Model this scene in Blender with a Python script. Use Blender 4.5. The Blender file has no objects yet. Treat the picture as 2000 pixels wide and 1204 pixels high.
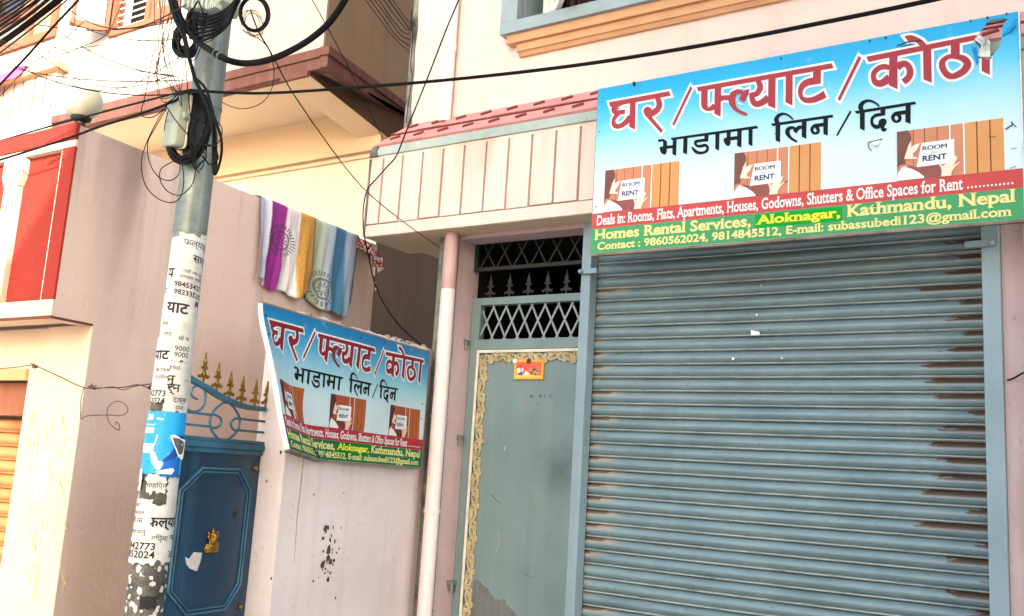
import bpy, bmesh, math, random
from mathutils import Vector, Matrix, Euler
from mathutils.geometry import tessellate_polygon
from mathutils import noise as mnoise
R = math.radians
random.seed(7)
scene = bpy.context.scene
COL = scene.collection

# ------------------------------------------------------------------ camera
EYE = Vector((0.0, 0.0, 1.6))
FPX = 1863.6
YAW, PITCH, ROLL = R(33.16), R(9.793), R(3.544)
FWD = Vector((-math.sin(YAW)*math.cos(PITCH), math.cos(YAW)*math.cos(PITCH), math.sin(PITCH)))
_r0 = FWD.cross(Vector((0, 0, 1))).normalized()
_u0 = _r0.cross(FWD)
RGT = _r0*math.cos(ROLL) + _u0*math.sin(ROLL)
UPV = -_r0*math.sin(ROLL) + _u0*math.cos(ROLL)
cd = bpy.data.cameras.new("camera")
cam = bpy.data.objects.new("camera", cd)
COL.objects.link(cam)
cam.matrix_world = Matrix(((RGT.x, UPV.x, -FWD.x, EYE.x), (RGT.y, UPV.y, -FWD.y, EYE.y),
                           (RGT.z, UPV.z, -FWD.z, EYE.z), (0, 0, 0, 1)))
cd.sensor_width = 36.0
cd.lens = FPX/2000*36.0
cd.clip_start = 0.05
cd.clip_end = 500
scene.camera = cam

# ------------------------------------------------------------------ light
SUN_DIR = Vector((-0.73, 1.0, -0.50)).normalized()      # the way the sunlight travels
w = bpy.data.worlds.new("World")
scene.world = w
w.use_nodes = True
nt = w.node_tree
sky = nt.nodes.new("ShaderNodeTexSky")
sky.sky_type = 'NISHITA'
sky.sun_disc = False
sky.sun_elevation = math.asin(-SUN_DIR.z)
sky.sun_rotation = math.atan2(-SUN_DIR.x, -SUN_DIR.y)
sky.dust_density = 4.0
sky.ozone_density = 0.6
nt.links.new(sky.outputs[0], nt.nodes["Background"].inputs[0])
nt.nodes["Background"].inputs[1].default_value = 0.15
sl = bpy.data.lights.new("sun", 'SUN')
sl.energy = 2.4
sl.angle = R(0.5)
sl.color = (1.0, 0.93, 0.82)
sun = bpy.data.objects.new("sun", sl)
COL.objects.link(sun)
sun.rotation_euler = SUN_DIR.to_track_quat('-Z', 'Y').to_euler()
sun.location = (6, -8, 12)
vs = scene.view_settings
vs.view_transform = 'Standard'
vs.look = 'None'
vs.exposure = 2.36
vs.gamma = 1.0
try:
    vs.use_white_balance = True
    vs.white_balance_temperature = 6500
    vs.white_balance_tint = 6
except Exception:
    pass

# ------------------------------------------------------------------ measuring helpers
def ray(x, y):
    return RGT*((x-1000)/FPX) - UPV*((y-602)/FPX) + FWD
def at(x, y, Y):
    "point of the plane at depth Y seen at photo pixel x, y"
    d = ray(x, y)
    return EYE + d*(Y/d.y)
def atX(x, y, X):
    d = ray(x, y)
    return EYE + d*(X/d.x)
ANG = R(7.5)                      # the left property is turned a little against the shop
SD = Vector((-math.sin(ANG), math.cos(ANG), 0))
SN = Vector((math.cos(ANG), math.sin(ANG), 0))
def side_point(y, off, z, out=0.0):
    "point of a wall running in depth: off metres left of the shop corner, at depth y"
    b = Vector((-3.93-off, 5.25, 0))
    p = b + SD*((y-5.25)/SD.y) + SN*out
    return Vector((p.x, p.y, z))
def at_side(x, y, off):
    d = ray(x, y)
    b = Vector((-3.93-off, 5.25, EYE.z))
    return EYE + d*(((b-EYE).dot(SN))/d.dot(SN))

# ------------------------------------------------------------------ objects
def lin(h):
    h = h.lstrip('#')
    out = []
    for i in (0, 2, 4):
        c = int(h[i:i+2], 16)/255
        out.append(c/12.92 if c <= 0.04045 else ((c+0.055)/1.055)**2.4)
    return (*out, 1.0)

class MB:
    def __init__(s):
        s.v = []; s.f = []; s.m = []; s.mi = 0; s.uv = None
    def add(s, vs, fs):
        o = len(s.v)
        s.v += [tuple(p) for p in vs]
        s.f += [tuple(i+o for i in f) for f in fs]
        s.m += [s.mi]*len(fs)
        return s
    def box(s, x0, x1, y0, y1, z0, z1):
        return s.add([(x0,y0,z0),(x1,y0,z0),(x1,y1,z0),(x0,y1,z0),(x0,y0,z1),(x1,y0,z1),(x1,y1,z1),(x0,y1,z1)],
                     [(0,3,2,1),(4,5,6,7),(0,1,5,4),(1,2,6,5),(2,3,7,6),(3,0,4,7)])
    def hexa(s, b, t):
        return s.add(list(b)+list(t), [(0,3,2,1),(4,5,6,7),(0,1,5,4),(1,2,6,5),(2,3,7,6),(3,0,4,7)])
    def bar(s, a, b, w, h, up=(0,0,1)):
        a = Vector(a); b = Vector(b)
        d = (b-a).normalized(); up = Vector(up)
        n = d.cross(up)
        if n.length < 1e-4: n = d.cross(Vector((1,0,0)))
        n.normalize(); u = n.cross(d)
        q = [n*(w/2)*sx + u*(h/2)*sy for sx, sy in ((-1,-1),(1,-1),(1,1),(-1,1))]
        return s.hexa([a+c for c in q], [b+c for c in q])
    def tube(s, pts, r, n=8, closed=False, caps=True):
        pts = [Vector(p) for p in pts]
        if not isinstance(r, (list, tuple)): r = [r]*len(pts)
        m = len(pts); vs = []; fs = []
        u = None
        for i, p in enumerate(pts):
            if closed: d = pts[(i+1) % m]-pts[i-1]
            else: d = pts[min(i+1, m-1)]-pts[max(i-1, 0)]
            if d.length < 1e-9: d = Vector((0,0,1))
            d.normalize()
            if u is None:
                u = d.cross(Vector((0,0,1)))
                if u.length < 0.1: u = d.cross(Vector((1,0,0)))
            u = u - d*u.dot(d)
            u.normalize()
            v = d.cross(u)
            for k in range(n):
                a = 2*math.pi*k/n
                vs.append(p + (u*math.cos(a)+v*math.sin(a))*r[i])
        for i in range(m if closed else m-1):
            j = (i+1) % m
            for k in range(n):
                l = (k+1) % n
                fs.append((i*n+k, i*n+l, j*n+l, j*n+k))
        if not closed and caps:
            fs.append(tuple(range(n-1, -1, -1))); fs.append(tuple((m-1)*n+k for k in range(n)))
        return s.add(vs, fs)
    def lathe(s, prof, c=(0,0,0), n=20, rot=None):
        vs = []; fs = []; c = Vector(c)
        for r_, z in prof:
            for k in range(n):
                a = 2*math.pi*k/n
                p = Vector((r_*math.cos(a), r_*math.sin(a), z))
                if rot: p = rot @ p
                vs.append(c+p)
        for i in range(len(prof)-1):
            for k in range(n):
                l = (k+1) % n
                fs.append((i*n+k, i*n+l, (i+1)*n+l, (i+1)*n+k))
        fs.append(tuple(range(n-1, -1, -1))); fs.append(tuple((len(prof)-1)*n+k for k in range(n)))
        return s.add(vs, fs)
    def sphere(s, c, r, n=14, sc=(1,1,1)):
        prof = [(max(1e-4, math.sin(math.pi*i/n))*r, -math.cos(math.pi*i/n)*r) for i in range(n+1)]
        return s.lathe(prof, c, n*2, Matrix.Diagonal(sc).to_3x3())
    def prism(s, poly, fmap, t0, t1):
        "closed outline poly (a,b) swept from t0 to t1; fmap(a,b,t) gives the point"
        n = len(poly)
        vs = [fmap(a, b, t0) for a, b in poly] + [fmap(a, b, t1) for a, b in poly]
        tr = tessellate_polygon([[Vector((a, b, 0)) for a, b in poly]])
        fs = [tuple(t) for t in tr] + [tuple(i+n for i in reversed(t)) for t in tr]
        fs += [(i, (i+1) % n, n+(i+1) % n, n+i) for i in range(n)]
        return s.add(vs, fs)
    def build(s, name, mat, parent=None, smooth=False, bevel=0.0, recalc=True):
        me = bpy.data.meshes.new(name)
        me.from_pydata(s.v, [], s.f)
        mats = mat if isinstance(mat, (list, tuple)) else [mat]
        for m_ in mats: me.materials.append(m_)
        if len(mats) > 1:
            me.polygons.foreach_set("material_index", s.m)
        if recalc or bevel:
            bm = bmesh.new(); bm.from_mesh(me)
            if recalc: bmesh.ops.recalc_face_normals(bm, faces=bm.faces)
            if bevel:
                es = [e for e in bm.edges if len(e.link_faces) == 2 and e.calc_face_angle(0) > 0.6]
                bmesh.ops.bevel(bm, geom=es, offset=bevel, segments=2, affect='EDGES', profile=0.6, clamp_overlap=True)
            bm.to_mesh(me); bm.free()
        if smooth:
            me.polygons.foreach_set("use_smooth", [True]*len(me.polygons))
            try: me.set_sharp_from_angle(angle=R(40))
            except Exception: pass
        o = bpy.data.objects.new(name, me)
        COL.objects.link(o)
        if parent is not None: attach(o, parent)
        return o

def attach(o, parent):
    o.parent = parent
    o.matrix_parent_inverse = WORLD.get(parent.name, Matrix.Identity(4)).inverted()
WORLD = {}
def thing(name, label, cat, loc=(0,0,0), group=None):
    o = bpy.data.objects.new(name, None)
    o.empty_display_size = 0.1
    COL.objects.link(o)
    o.location = loc
    WORLD[o.name] = Matrix.Translation(Vector(loc))
    o['label'] = label; o['category'] = cat
    if group: o['group'] = group
    return o
def rebase(o, loc=None):
    "move the origin of a single-mesh thing to its base"
    vs = o.data.vertices
    if loc is None:
        xs = [v.co.x for v in vs]; ys = [v.co.y for v in vs]; zs = [v.co.z for v in vs]
        loc = ((min(xs)+max(xs))/2, (min(ys)+max(ys))/2, min(zs))
    loc = Vector(loc)
    o.data.transform(Matrix.Translation(-loc))
    o.location = loc
    return o
def tag(o, label, cat, group=None, kind=None):
    if label: o['label'] = label
    if cat: o['category'] = cat
    if group: o['group'] = group
    if kind: o['kind'] = kind
    WORLD[o.name] = Matrix.Translation(o.location)
    return o
def spline(pts, n=8, closed=False):
    "Catmull-Rom through the points"
    P = [Vector(p) for p in pts]; out = []
    m = len(P)
    for i in range(m if closed else m-1):
        if closed: a, b, c, d = P[i-1], P[i], P[(i+1) % m], P[(i+2) % m]
        else: a, b, c, d = P[max(i-1,0)], P[i], P[i+1], P[min(i+2, m-1)]
        for k in range(n):
            t = k/n
            out.append(0.5*((2*b)+(c-a)*t+(2*a-5*b+4*c-d)*t*t+(3*b-a-3*c+d)*t**3))
    if not closed: out.append(P[-1])
    return out

# ------------------------------------------------------------------ materials
def newmat(name):
    m = bpy.data.materials.new(name)
    m.use_nodes = True
    t = m.node_tree
    return m, t, t.nodes["Principled BSDF"]
def _mix(t, fac, a, b, mode='MIX'):
    n = t.nodes.new("ShaderNodeMix"); n.data_type = 'RGBA'; n.blend_type = mode
    for sock, val in ((0, fac), (6, a), (7, b)):
        if hasattr(val, 'is_output') or isinstance(val, bpy.types.NodeSocket): t.links.new(val, n.inputs[sock])
        else: n.inputs[sock].default_value = val
    return n.outputs[2]
def _ramp(t, src, p0, p1, c0=(0,0,0,1), c1=(1,1,1,1)):
    n = t.nodes.new("ShaderNodeValToRGB")
    n.color_ramp.elements[0].position = p0; n.color_ramp.elements[0].color = c0
    n.color_ramp.elements[1].position = p1; n.color_ramp.elements[1].color = c1
    t.links.new(src, n.inputs[0])
    return n.outputs[0]
def _noise(t, vec, scale, detail=4, rough=0.6, dist=0.0):
    n = t.nodes.new("ShaderNodeTexNoise")
    n.inputs["Scale"].default_value = scale; n.inputs["Detail"].default_value = detail
    n.inputs["Roughness"].default_value = rough; n.inputs["Distortion"].default_value = dist
    t.links.new(vec, n.inputs["Vector"])
    return n.outputs[0]
def _map(t, vec, scale, loc=(0,0,0)):
    n = t.nodes.new("ShaderNodeMapping")
    n.inputs["Scale"].default_value = scale; n.inputs["Location"].default_value = loc
    t.links.new(vec, n.inputs["Vector"])
    return n.outputs[0]
def _math(t, op, a, b=None, c=None):
    n = t.nodes.new("ShaderNodeMath"); n.operation = op
    for i, v in enumerate((a, b, c)):
        if v is None: continue
        if isinstance(v, (int, float)): n.inputs[i].default_value = v
        else: t.links.new(v, n.inputs[i])
    return n.outputs[0]
def _bump(t, bs, hs, strength, dist):
    n = t.nodes.new("ShaderNodeBump")
    n.inputs["Strength"].default_value = strength; n.inputs["Distance"].default_value = dist
    t.links.new(hs, n.inputs["Height"])
    t.links.new(n.outputs[0], bs.inputs["Normal"])
def surf(name, col, col2=None, rough=0.85, blotch=0.5, scale=1.4, streak=0.0, streak_col='#5a4a40', streak_xy=9.0,
         spots=0.0, spot_col='#3b302a', spot_scale=14.0, bump=0.25, bump_scale=90.0, bump_dist=0.004, metal=0.0, seed=0.0, spec=0.3, blotch2=0.0, lo=0.35, runs=None):
    m, t, bs = newmat(name)
    tc = t.nodes.new("ShaderNodeTexCoord")
    v = _map(t, tc.outputs["Object"], (1,1,1), (seed, seed*1.7, seed*0.6))
    c1 = lin(col); c2 = lin(col2) if col2 else tuple(x*0.8 for x in c1[:3])+(1,)
    f = _ramp(t, _noise(t, v, scale, 6, 0.62), lo, 0.72)
    f = _math(t, 'MULTIPLY', f, blotch)
    out = _mix(t, f, c1, c2)
    if blotch2:
        f2 = _math(t, 'MULTIPLY', _ramp(t, _noise(t, v, scale*7, 5, 0.7), 0.4, 0.75), blotch2)
        out = _mix(t, f2, out, c2)
    if streak:
        sv = _map(t, v, (streak_xy, streak_xy, 0.35))
        f3 = _math(t, 'MULTIPLY', _ramp(t, _noise(t, sv, 1.0, 5, 0.65), 0.5, 0.8), streak)
        out = _mix(t, f3, out, lin(streak_col))
    if runs:        # rain stains running down from a ledge at height z1, dying out at z0
        z0, z1, amt, rcol = runs
        sz = t.nodes.new("ShaderNodeSeparateXYZ"); t.links.new(tc.outputs["Object"], sz.inputs[0])
        rv = _noise(t, _map(t, tc.outputs["Object"], (2.0, 2.0, 0.16)), 1.7, 3, 0.55, 0.6)
        fall = _ramp(t, _math(t, 'ADD', _math(t, 'DIVIDE', _math(t, 'SUBTRACT', sz.outputs[2], z0), z1-z0), _math(t, 'MULTIPLY', _math(t, 'SUBTRACT', _noise(t, v, 6, 4), .5), .5)), 0.05, 1.0)
        out = _mix(t, _math(t, 'MULTIPLY', _math(t, 'MULTIPLY', _ramp(t, rv, .47, .68), fall), amt), out, lin(rcol))
    if spots:
        f4 = _math(t, 'MULTIPLY', _ramp(t, _noise(t, v, spot_scale, 3, 0.5), 0.66, 0.72), spots)
        out = _mix(t, f4, out, lin(spot_col))
    t.links.new(out, bs.inputs["Base Color"])
    bs.inputs["Roughness"].default_value = rough
    bs.inputs["Metallic"].default_value = metal
    bs.inputs["Specular IOR Level"].default_value = spec
    if bump:
        h = _noise(t, v, bump_scale, 5, 0.65)
        _bump(t, bs, h, bump, bump_dist)
    return m

M = {}
M['pink_upper'] = surf('pink_upper_plaster', '#dccac2', '#d2bab0', blotch=0.8, streak=0.14, streak_col='#a88a80', bump=0.45, bump_scale=60, spots=.12, spot_col='#a08278', spot_scale=26, blotch2=.18, seed=1)
M['pink_lower'] = surf('pink_lower_plaster', '#c4aeb0', '#b09698', blotch=0.7, scale=2.5, streak=0.25, streak_col='#a06a6a', bump=0.4, spots=0.25, spot_col='#6b4a46', spot_scale=22, seed=2)
M['pink_wall'] = surf('pink_boundary_plaster', '#e0d4d4', '#cfbfc0', blotch=0.8, scale=1.9, streak=0.26, streak_col='#a0968c', streak_xy=14, spots=0.22, spot_col='#6f6656', spot_scale=24, bump=0.55, bump_scale=55, bump_dist=0.008, seed=3)
M['cream_panel'] = surf('cream_fascia_paint', '#d8c7bd', '#c8b4a8', blotch=0.5, streak=0.30, streak_col='#b59478', streak_xy=14, bump=0.4, bump_scale=120, seed=4, runs=(3.3, 3.72, .5, '#a08672'), blotch2=.12)
M['groove'] = surf('fascia_groove_paint', '#b89084', '#8f665c', blotch=0.8, scale=5, bump=0.3, seed=5)
M['grey_coping'] = surf('grey_green_cement', '#a9b5b0', '#8f9c98', blotch=0.8, scale=4, streak=0.2, streak_col='#5b5f5a', spots=0.2, bump=0.5, seed=6)
M['tile'] = surf('red_roof_tile_paint', '#cf9490', '#b87874', blotch=0.9, scale=6, blotch2=0.5, bump=0.5, bump_scale=40, seed=7)
M['tile_dark'] = surf('dark_red_tile_edge', '#83453f', '#63302c', blotch=0.8, scale=9, bump=0.4, seed=8)
M['weather'] = surf('weathered_black_cement', '#8d8f88', '#34322f', blotch=1.0, scale=5, streak=0.6, streak_col='#2b2926', bump=0.7, bump_scale=40, bump_dist=0.01, seed=9)
M['mauve'] = surf('mauve_brown_plaster', '#cdb9b1', '#b9a299', blotch=0.6, scale=0.9, streak=0.10, streak_col='#7d6860', streak_xy=3.5, spots=0.12, spot_scale=30, bump=0.5, bump_scale=38, bump_dist=0.008, seed=10, runs=(1.9, 3.2, .8, '#74615a'), blotch2=.22)
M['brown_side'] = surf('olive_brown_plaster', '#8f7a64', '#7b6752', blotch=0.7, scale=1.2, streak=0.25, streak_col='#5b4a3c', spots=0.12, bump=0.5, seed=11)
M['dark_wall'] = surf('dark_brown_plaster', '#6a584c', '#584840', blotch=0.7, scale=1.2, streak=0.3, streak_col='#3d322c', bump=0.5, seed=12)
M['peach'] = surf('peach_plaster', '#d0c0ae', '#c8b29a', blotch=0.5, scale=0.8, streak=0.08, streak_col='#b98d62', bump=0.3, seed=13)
M['peach_beam'] = surf('orange_peach_plaster', '#c6ae92', '#bfa482', blotch=0.5, scale=0.8, bump=0.3, seed=14)
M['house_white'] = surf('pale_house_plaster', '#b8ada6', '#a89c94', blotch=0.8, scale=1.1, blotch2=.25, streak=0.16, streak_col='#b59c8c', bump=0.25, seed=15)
M['cornice'] = surf('brown_cornice_paint', '#66443e', '#523430', blotch=0.8, scale=3, streak=0.35, streak_col='#98756c', streak_xy=12, bump=0.4, seed=16)
M['cream_soffit'] = surf('cream_soffit_paint', '#d2bea6', '#c4ae90', blotch=0.5, scale=1.5, bump=0.3, seed=17)
M['red_paint'] = surf('red_wall_paint', '#8a2a20', '#74201a', blotch=0.6, scale=1.5, streak=0.15, streak_col='#8a2426', bump=0.35, seed=18)
M['cream_wall'] = surf('cream_pillar_paint', '#cdb8a6', '#bba28c', blotch=0.6, scale=1.6, streak=0.15, streak_col='#bd9068', bump=0.4, seed=19)
M['cream_band'] = surf('cream_band_paint', '#cdbba6', '#b8a48c', blotch=0.6, scale=3, bump=0.4, seed=20)
M['pvc'] = surf('white_pink_pipe_paint', '#e4d8d8', '#d6c6c8', blotch=0.7, scale=4, streak=0.2, streak_col='#a98f88', rough=0.5, bump=0.15, seed=21)
M['steel_blue'] = surf('blue_grey_steel_paint', '#8297a2', '#6f8490', blotch=0.7, scale=3, streak=0.25, streak_col='#9db4be', streak_xy=14, spots=0.10, spot_col='#4a3c34', spot_scale=26, rough=0.5, bump=0.2, bump_scale=140, spec=0.5, seed=22)
M['door_grey'] = surf('grey_green_door_paint', '#768a8e', '#63777c', blotch=0.85, scale=1.7, streak=0.35, streak_col='#8d9c9c', streak_xy=7, spots=0.25, spot_col='#7a6550', spot_scale=9, rough=0.55, bump=0.15, seed=23)
M['grille'] = surf('grey_grille_paint', '#8f9ea0', '#6d7a7a', blotch=0.7, scale=8, rough=0.5, bump=0.2, seed=24)
M['grille_dark'] = surf('dark_grille_paint', '#2c2d2a', '#1f1f1d', blotch=0.8, scale=8, rough=0.6, bump=0.2, seed=25)
M['gold_border'] = surf('ochre_gold_border_paint', '#b8ab88', '#948560', blotch=0.9, scale=12, blotch2=0.4, rough=0.45, bump=0.2, spec=0.5, seed=26)
M['white_trim'] = surf('aged_white_trim', '#ddd8cc', '#b7ae9c', blotch=0.8, scale=9, rough=0.6, bump=0.2, seed=27)
M['gold'] = surf('gold_paint', '#9c762a', '#5e4212', blotch=0.8, scale=30, rough=0.28, metal=0.75, bump=0.2, bump_scale=60, spec=0.6, seed=28)
M['gate_blue'] = surf('blue_gate_enamel', '#113450', '#0c263c', blotch=0.9, scale=2.4, blotch2=0.3, streak=0.40, streak_col='#3f6a80', streak_xy=10, spots=0.55, spot_col='#33281f', spot_scale=30, rough=0.38, bump=0.12, spec=0.55, seed=29)
M['gate_light'] = surf('light_blue_gate_enamel', '#34667f', '#1f485c', blotch=0.9, scale=9, spots=0.45, spot_col='#3a2a22', spot_scale=30, rough=0.4, bump=0.15, spec=0.5, seed=30)
M['dark_red_steel'] = surf('dark_red_steel_paint', '#6e3630', '#4c2622', blotch=0.9, scale=7, rough=0.6, bump=0.3, seed=31)
M['galv'] = surf('galvanised_steel', '#7c8480', '#585e5c', blotch=0.9, scale=7, streak=0.3, streak_col='#b7bcb4', streak_xy=20, blotch2=0.5, rough=0.45, metal=0.35, bump=0.12, seed=32)
M['pole_paper'] = surf('paper_crusted_pole', '#6c6b66', '#34322f', blotch=1.0, scale=9, blotch2=0.9, spots=1.0, spot_col='#d2d0c8', spot_scale=24, rough=0.8, bump=0.7, bump_scale=50, bump_dist=0.006, seed=33)
M['paper'] = surf('white_flyer_paper', '#cfcdca', '#a39f98', blotch=0.8, scale=12, spots=0.6, spot_col='#8f8b82', spot_scale=34, blotch2=0.35, rough=0.8, bump=0.5, bump_scale=25, bump_dist=0.004, seed=34)
M['black_ink'] = surf('black_ink', '#1d1d20', '#2c2c30', blotch=0.6, scale=20, rough=0.7, bump=0, seed=35)
M['cable'] = surf('black_cable_rubber', '#08080a', '#0e0e12', blotch=0.7, scale=20, rough=0.6, bump=0.0, spec=0.12, seed=36)
M['thin_wire'] = surf('brown_thin_wire', '#1e1611', '#33261d', blotch=0.7, scale=20, rough=0.6, bump=0, seed=37)
M['rust_wire'] = surf('rusty_wire', '#4a382e', '#2c211b', blotch=0.8, scale=30, rough=0.7, bump=0, seed=38)
M['box_plastic'] = surf('pale_grey_green_plastic', '#9ba394', '#858d7e', blotch=0.7, scale=8, streak=0.35, streak_col='#7d7a60', streak_xy=18, rough=0.5, bump=0.1, seed=39)
M['dark_steel'] = surf('dark_fitting_steel', '#4a4d4e', '#2f3132', blotch=0.8, scale=12, rough=0.4, metal=0.5, bump=0.1, seed=40)
M['black_plastic'] = surf('black_plastic', '#1c1c1e', '#2a2a2c', blotch=0.6, scale=9, rough=0.5, bump=0, seed=41)
M['window_white'] = surf('chalky_white_window_paint', '#e8e6e2', '#c9c6c0', blotch=0.7, scale=10, spots=0.25, spot_col='#6a655c', spot_scale=50, rough=0.7, bump=0.2, seed=42)
M['window_grey'] = surf('pale_grey_window_surround', '#94a4ab', '#83939a', blotch=0.7, scale=5, spots=0.12, spot_col='#7a7f80', spot_scale=20, bump=0.35, seed=43)
M['moulding'] = surf('peach_sill_moulding', '#c69a76', '#b2845e', blotch=0.6, scale=5, spots=0.12, bump=0.35, seed=44)
M['curtain'] = surf('dark_floral_curtain', '#6a2c3c', '#4d5048', blotch=1.0, scale=16, rough=0.9, bump=0.3, seed=45)
M['wood_frame'] = surf('brown_window_wood', '#8a5844', '#744636', blotch=0.7, scale=6, streak=0.3, streak_col='#6d3c28', streak_xy=20, bump=0.2, seed=46)
M['interior'] = surf('dark_interior', '#14100d', '#0d0a08', blotch=0.6, scale=2, bump=0.1, seed=47)  # near-black colour carries the shade of the passage and rooms
M['asphalt'] = surf('dusty_road', '#bdb5a8', '#a39b8e', blotch=0.8, scale=0.8, blotch2=0.4, rough=0.95, bump=0.5, bump_scale=30, seed=48)
M['opposite'] = surf('pale_opposite_plaster', '#e6d2bc', '#d8c0a6', blotch=0.6, scale=0.5, bump=0.2, seed=49)
M['foil_white'] = surf('white_sign_edge', '#dfe3e2', '#aeb2b0', blotch=0.8, scale=14, spots=0.25, spot_col='#3b3a36', spot_scale=30, rough=0.5, bump=0.2, seed=50)
M['sign_frame'] = surf('rusty_sign_frame', '#8d8274', '#5b5046', blotch=0.9, scale=10, rough=0.7, bump=0.3, seed=51)
M['orange_slat'] = surf('orange_shutter_paint', '#a86c44', '#8a5230', blotch=0.8, scale=4, streak=0.2, rough=0.6, bump=0.2, seed=52)
M['glass_dark'] = surf('dim_window_glass', '#6d665c', '#8d8474', blotch=0.8, scale=3, rough=0.12, bump=0, spec=0.6, seed=53)
M['pink_cloth'] = surf('pink_cotton', '#d65a9c', '#c04488', blotch=0.7, scale=6, rough=0.9, bump=0.2, seed=54)
M['paper_scrap'] = surf('torn_paper_scrap', '#c2bfbc', '#b09c9c', blotch=0.7, scale=12, rough=0.8, bump=0.2, seed=55)
M['white_bit'] = surf('white_paper_bit', '#f0efec', '#dcdad4', blotch=0.5, scale=20, rough=0.8, bump=0.1, seed=56)
M['leaf'] = surf('weed_leaf', '#4d7034', '#3a5a28', blotch=0.8, scale=20, rough=0.7, bump=0, seed=57)
M['rubble'] = surf('broken_mortar', '#a39a8c', '#6a6258', blotch=1.0, scale=12, rough=0.95, bump=0.8, bump_scale=40, bump_dist=0.01, seed=58)
M['chip'] = surf('chipped_primer', '#a08c74', '#7d6650', blotch=0.9, scale=30, rough=0.9, bump=0.3, seed=59)
M['bare_metal'] = surf('bare_grey_primer', '#6a6f70', '#585c5c', blotch=0.9, scale=8, streak=0.4, streak_col='#87908f', streak_xy=20, rough=0.7, bump=0.2, seed=60)

m, t, bs = newmat('globe_glass')
tc = t.nodes.new("ShaderNodeTexCoord")
t.links.new(_mix(t, _math(t, 'MULTIPLY', _noise(t, tc.outputs["Object"], 6, 4), 0.6), lin('#c2bfae'), lin('#b0ac98')), bs.inputs["Base Color"])
bs.inputs["Roughness"].default_value = 0.35
bs.inputs["Subsurface Weight"].default_value = 0.3
bs.inputs["Subsurface Radius"].default_value = (0.05, 0.05, 0.04)
M['globe'] = m
# ================================================================== the setting
g = MB().add([(-60,-40,0),(60,-40,0),(60,60,0),(-60,60,0)], [(0,1,2,3)]).build('ground', M['asphalt'])
g['kind'] = 'structure'
g = MB().box(-4.0, 9, 4.4, 5.18, 0, 0.12).build('pavement', surf('cement_pavement', '#8d8880', '#767068', scale=2, bump=0.4, seed=61))
g['kind'] = 'structure'

# ================================================================== the pink shop building
PITCH_P = 0.1745
def wall_piece(mb, x0, x1, z0, z1): mb.box(x0, x1, 5.08, 5.30, z0, z1)
shop = thing('shop_building', 'pink plastered shop building with a panelled cream awning band and red tiles', 'building', (-1.0, 5.2, 0))
mb = MB()
WX0, WX1, WZ0, WZ1 = -3.365, -1.0, 4.611, 6.3
wall_piece(mb, -4.335, WX0, 3.16, 9.5); wall_piece(mb, WX1, 1.15, 3.16, 9.5)
wall_piece(mb, WX0, WX1, 3.16, WZ0); wall_piece(mb, WX0, WX1, WZ1, 9.5)
mb.box(-4.335, -4.15, 5.30, 11, 3.16, 9.5); mb.box(-4.15, 1.15, 5.30, 11, 3.16, 3.4)
mb.box(-4.15, 1.15, 10.8, 11, 3.4, 9.5); mb.box(-4.15, 1.15, 5.3, 10.8, 9.3, 9.5); mb.box(0.95, 1.15, 5.3, 10.8, 3.4, 9.3)
mb.build('upper_wall', M['pink_upper'], shop)
mb = MB()                                   # weathered cement strip down the left corner
mb.prism([(-4.352,3.98),(-4.285,3.98),(-4.278,4.05),(-4.300,4.16),(-4.306,4.3),(-4.298,4.42),(-4.310,4.62),(-4.300,4.8),(-4.314,5.0),(-4.300,5.2),(-4.312,5.6),(-4.330,6.4),(-4.352,6.4)],
         lambda a, b, t: (a, t, b), 5.074, 5.6)
mb.build('bare_cement_corner', M['weather'], shop)
mb = MB()
mb.box(-3.8530, -3.7375, 5.0284, 5.275, 0, 3.155)                    # pilaster left of the door
mb.build('pilaster', M['pink_lower'], shop); mb = MB()
mb.box(-0.3916, 1.15, 5.0526, 5.3185, 0, 3.155)
mb.box(-0.4912, -0.3916, 5.0816, 5.3185, 0, 3.155)                  # pale strip beside the guide
mb.build('side_pier', M['pink_lower'], shop)
MB().box(-3.915, -3.8535, 5.045, 6.0, 0, 3.155).build('bare_cement_jamb', M['weather'], shop)
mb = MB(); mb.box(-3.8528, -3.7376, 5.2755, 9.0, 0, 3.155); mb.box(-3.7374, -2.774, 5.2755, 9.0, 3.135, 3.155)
mb.box(-2.7734, -2.7076, 5.1831, 9.0, 0, 3.155); mb.build('shade_black_passage', M['interior'], shop)  # walls and ceiling behind the door, coloured near-black for the shade inside
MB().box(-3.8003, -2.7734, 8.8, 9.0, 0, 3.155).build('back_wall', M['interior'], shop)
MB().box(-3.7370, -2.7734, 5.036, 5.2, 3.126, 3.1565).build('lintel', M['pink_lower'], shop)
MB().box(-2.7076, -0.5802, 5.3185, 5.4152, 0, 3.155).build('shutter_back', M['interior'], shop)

# awning: fascia with raised panels, cement coping, two rows of painted tiles
AX0, AX1 = -4.44, 1.2
mb = MB()
mb.box(AX0, AX1, 4.862, 5.36, 3.157, 3.733)
aw = mb.build('awning', M['groove'], shop)
MB().box(AX0+.004, AX1, 4.8655, 5.026, 3.1515, 3.1565).box(AX0+.004, -3.917, 5.0262, 5.355, 3.1515, 3.1565).build('soffit', M['cream_soffit'], aw)
mb = MB()
mb.box(AX0-0.001, AX1, 4.848, 4.864, 3.154, 3.236)                 # plain bottom band
x = -4.434
widths = [0.118]+[PITCH_P]*40
random.seed(3)
for wd in widths:
    if x > AX1: break
    e0 = random.uniform(-.002, .002); dz = random.uniform(-.004, .004)
    mb.prism([(x+0.0080, 3.243+dz), (x+wd-0.0080+e0, 3.243+dz), (x+wd-0.0070+e0, 3.712), (x+0.0090, 3.712)],
             lambda a, b, t: (a, t, b), 4.846, 4.870)
    x += wd
mb.box(AX0-0.001, AX1, 4.850, 4.866, 3.712, 3.735)
mb.build('fascia_panels', M['cream_panel'], aw, bevel=0.004)
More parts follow.
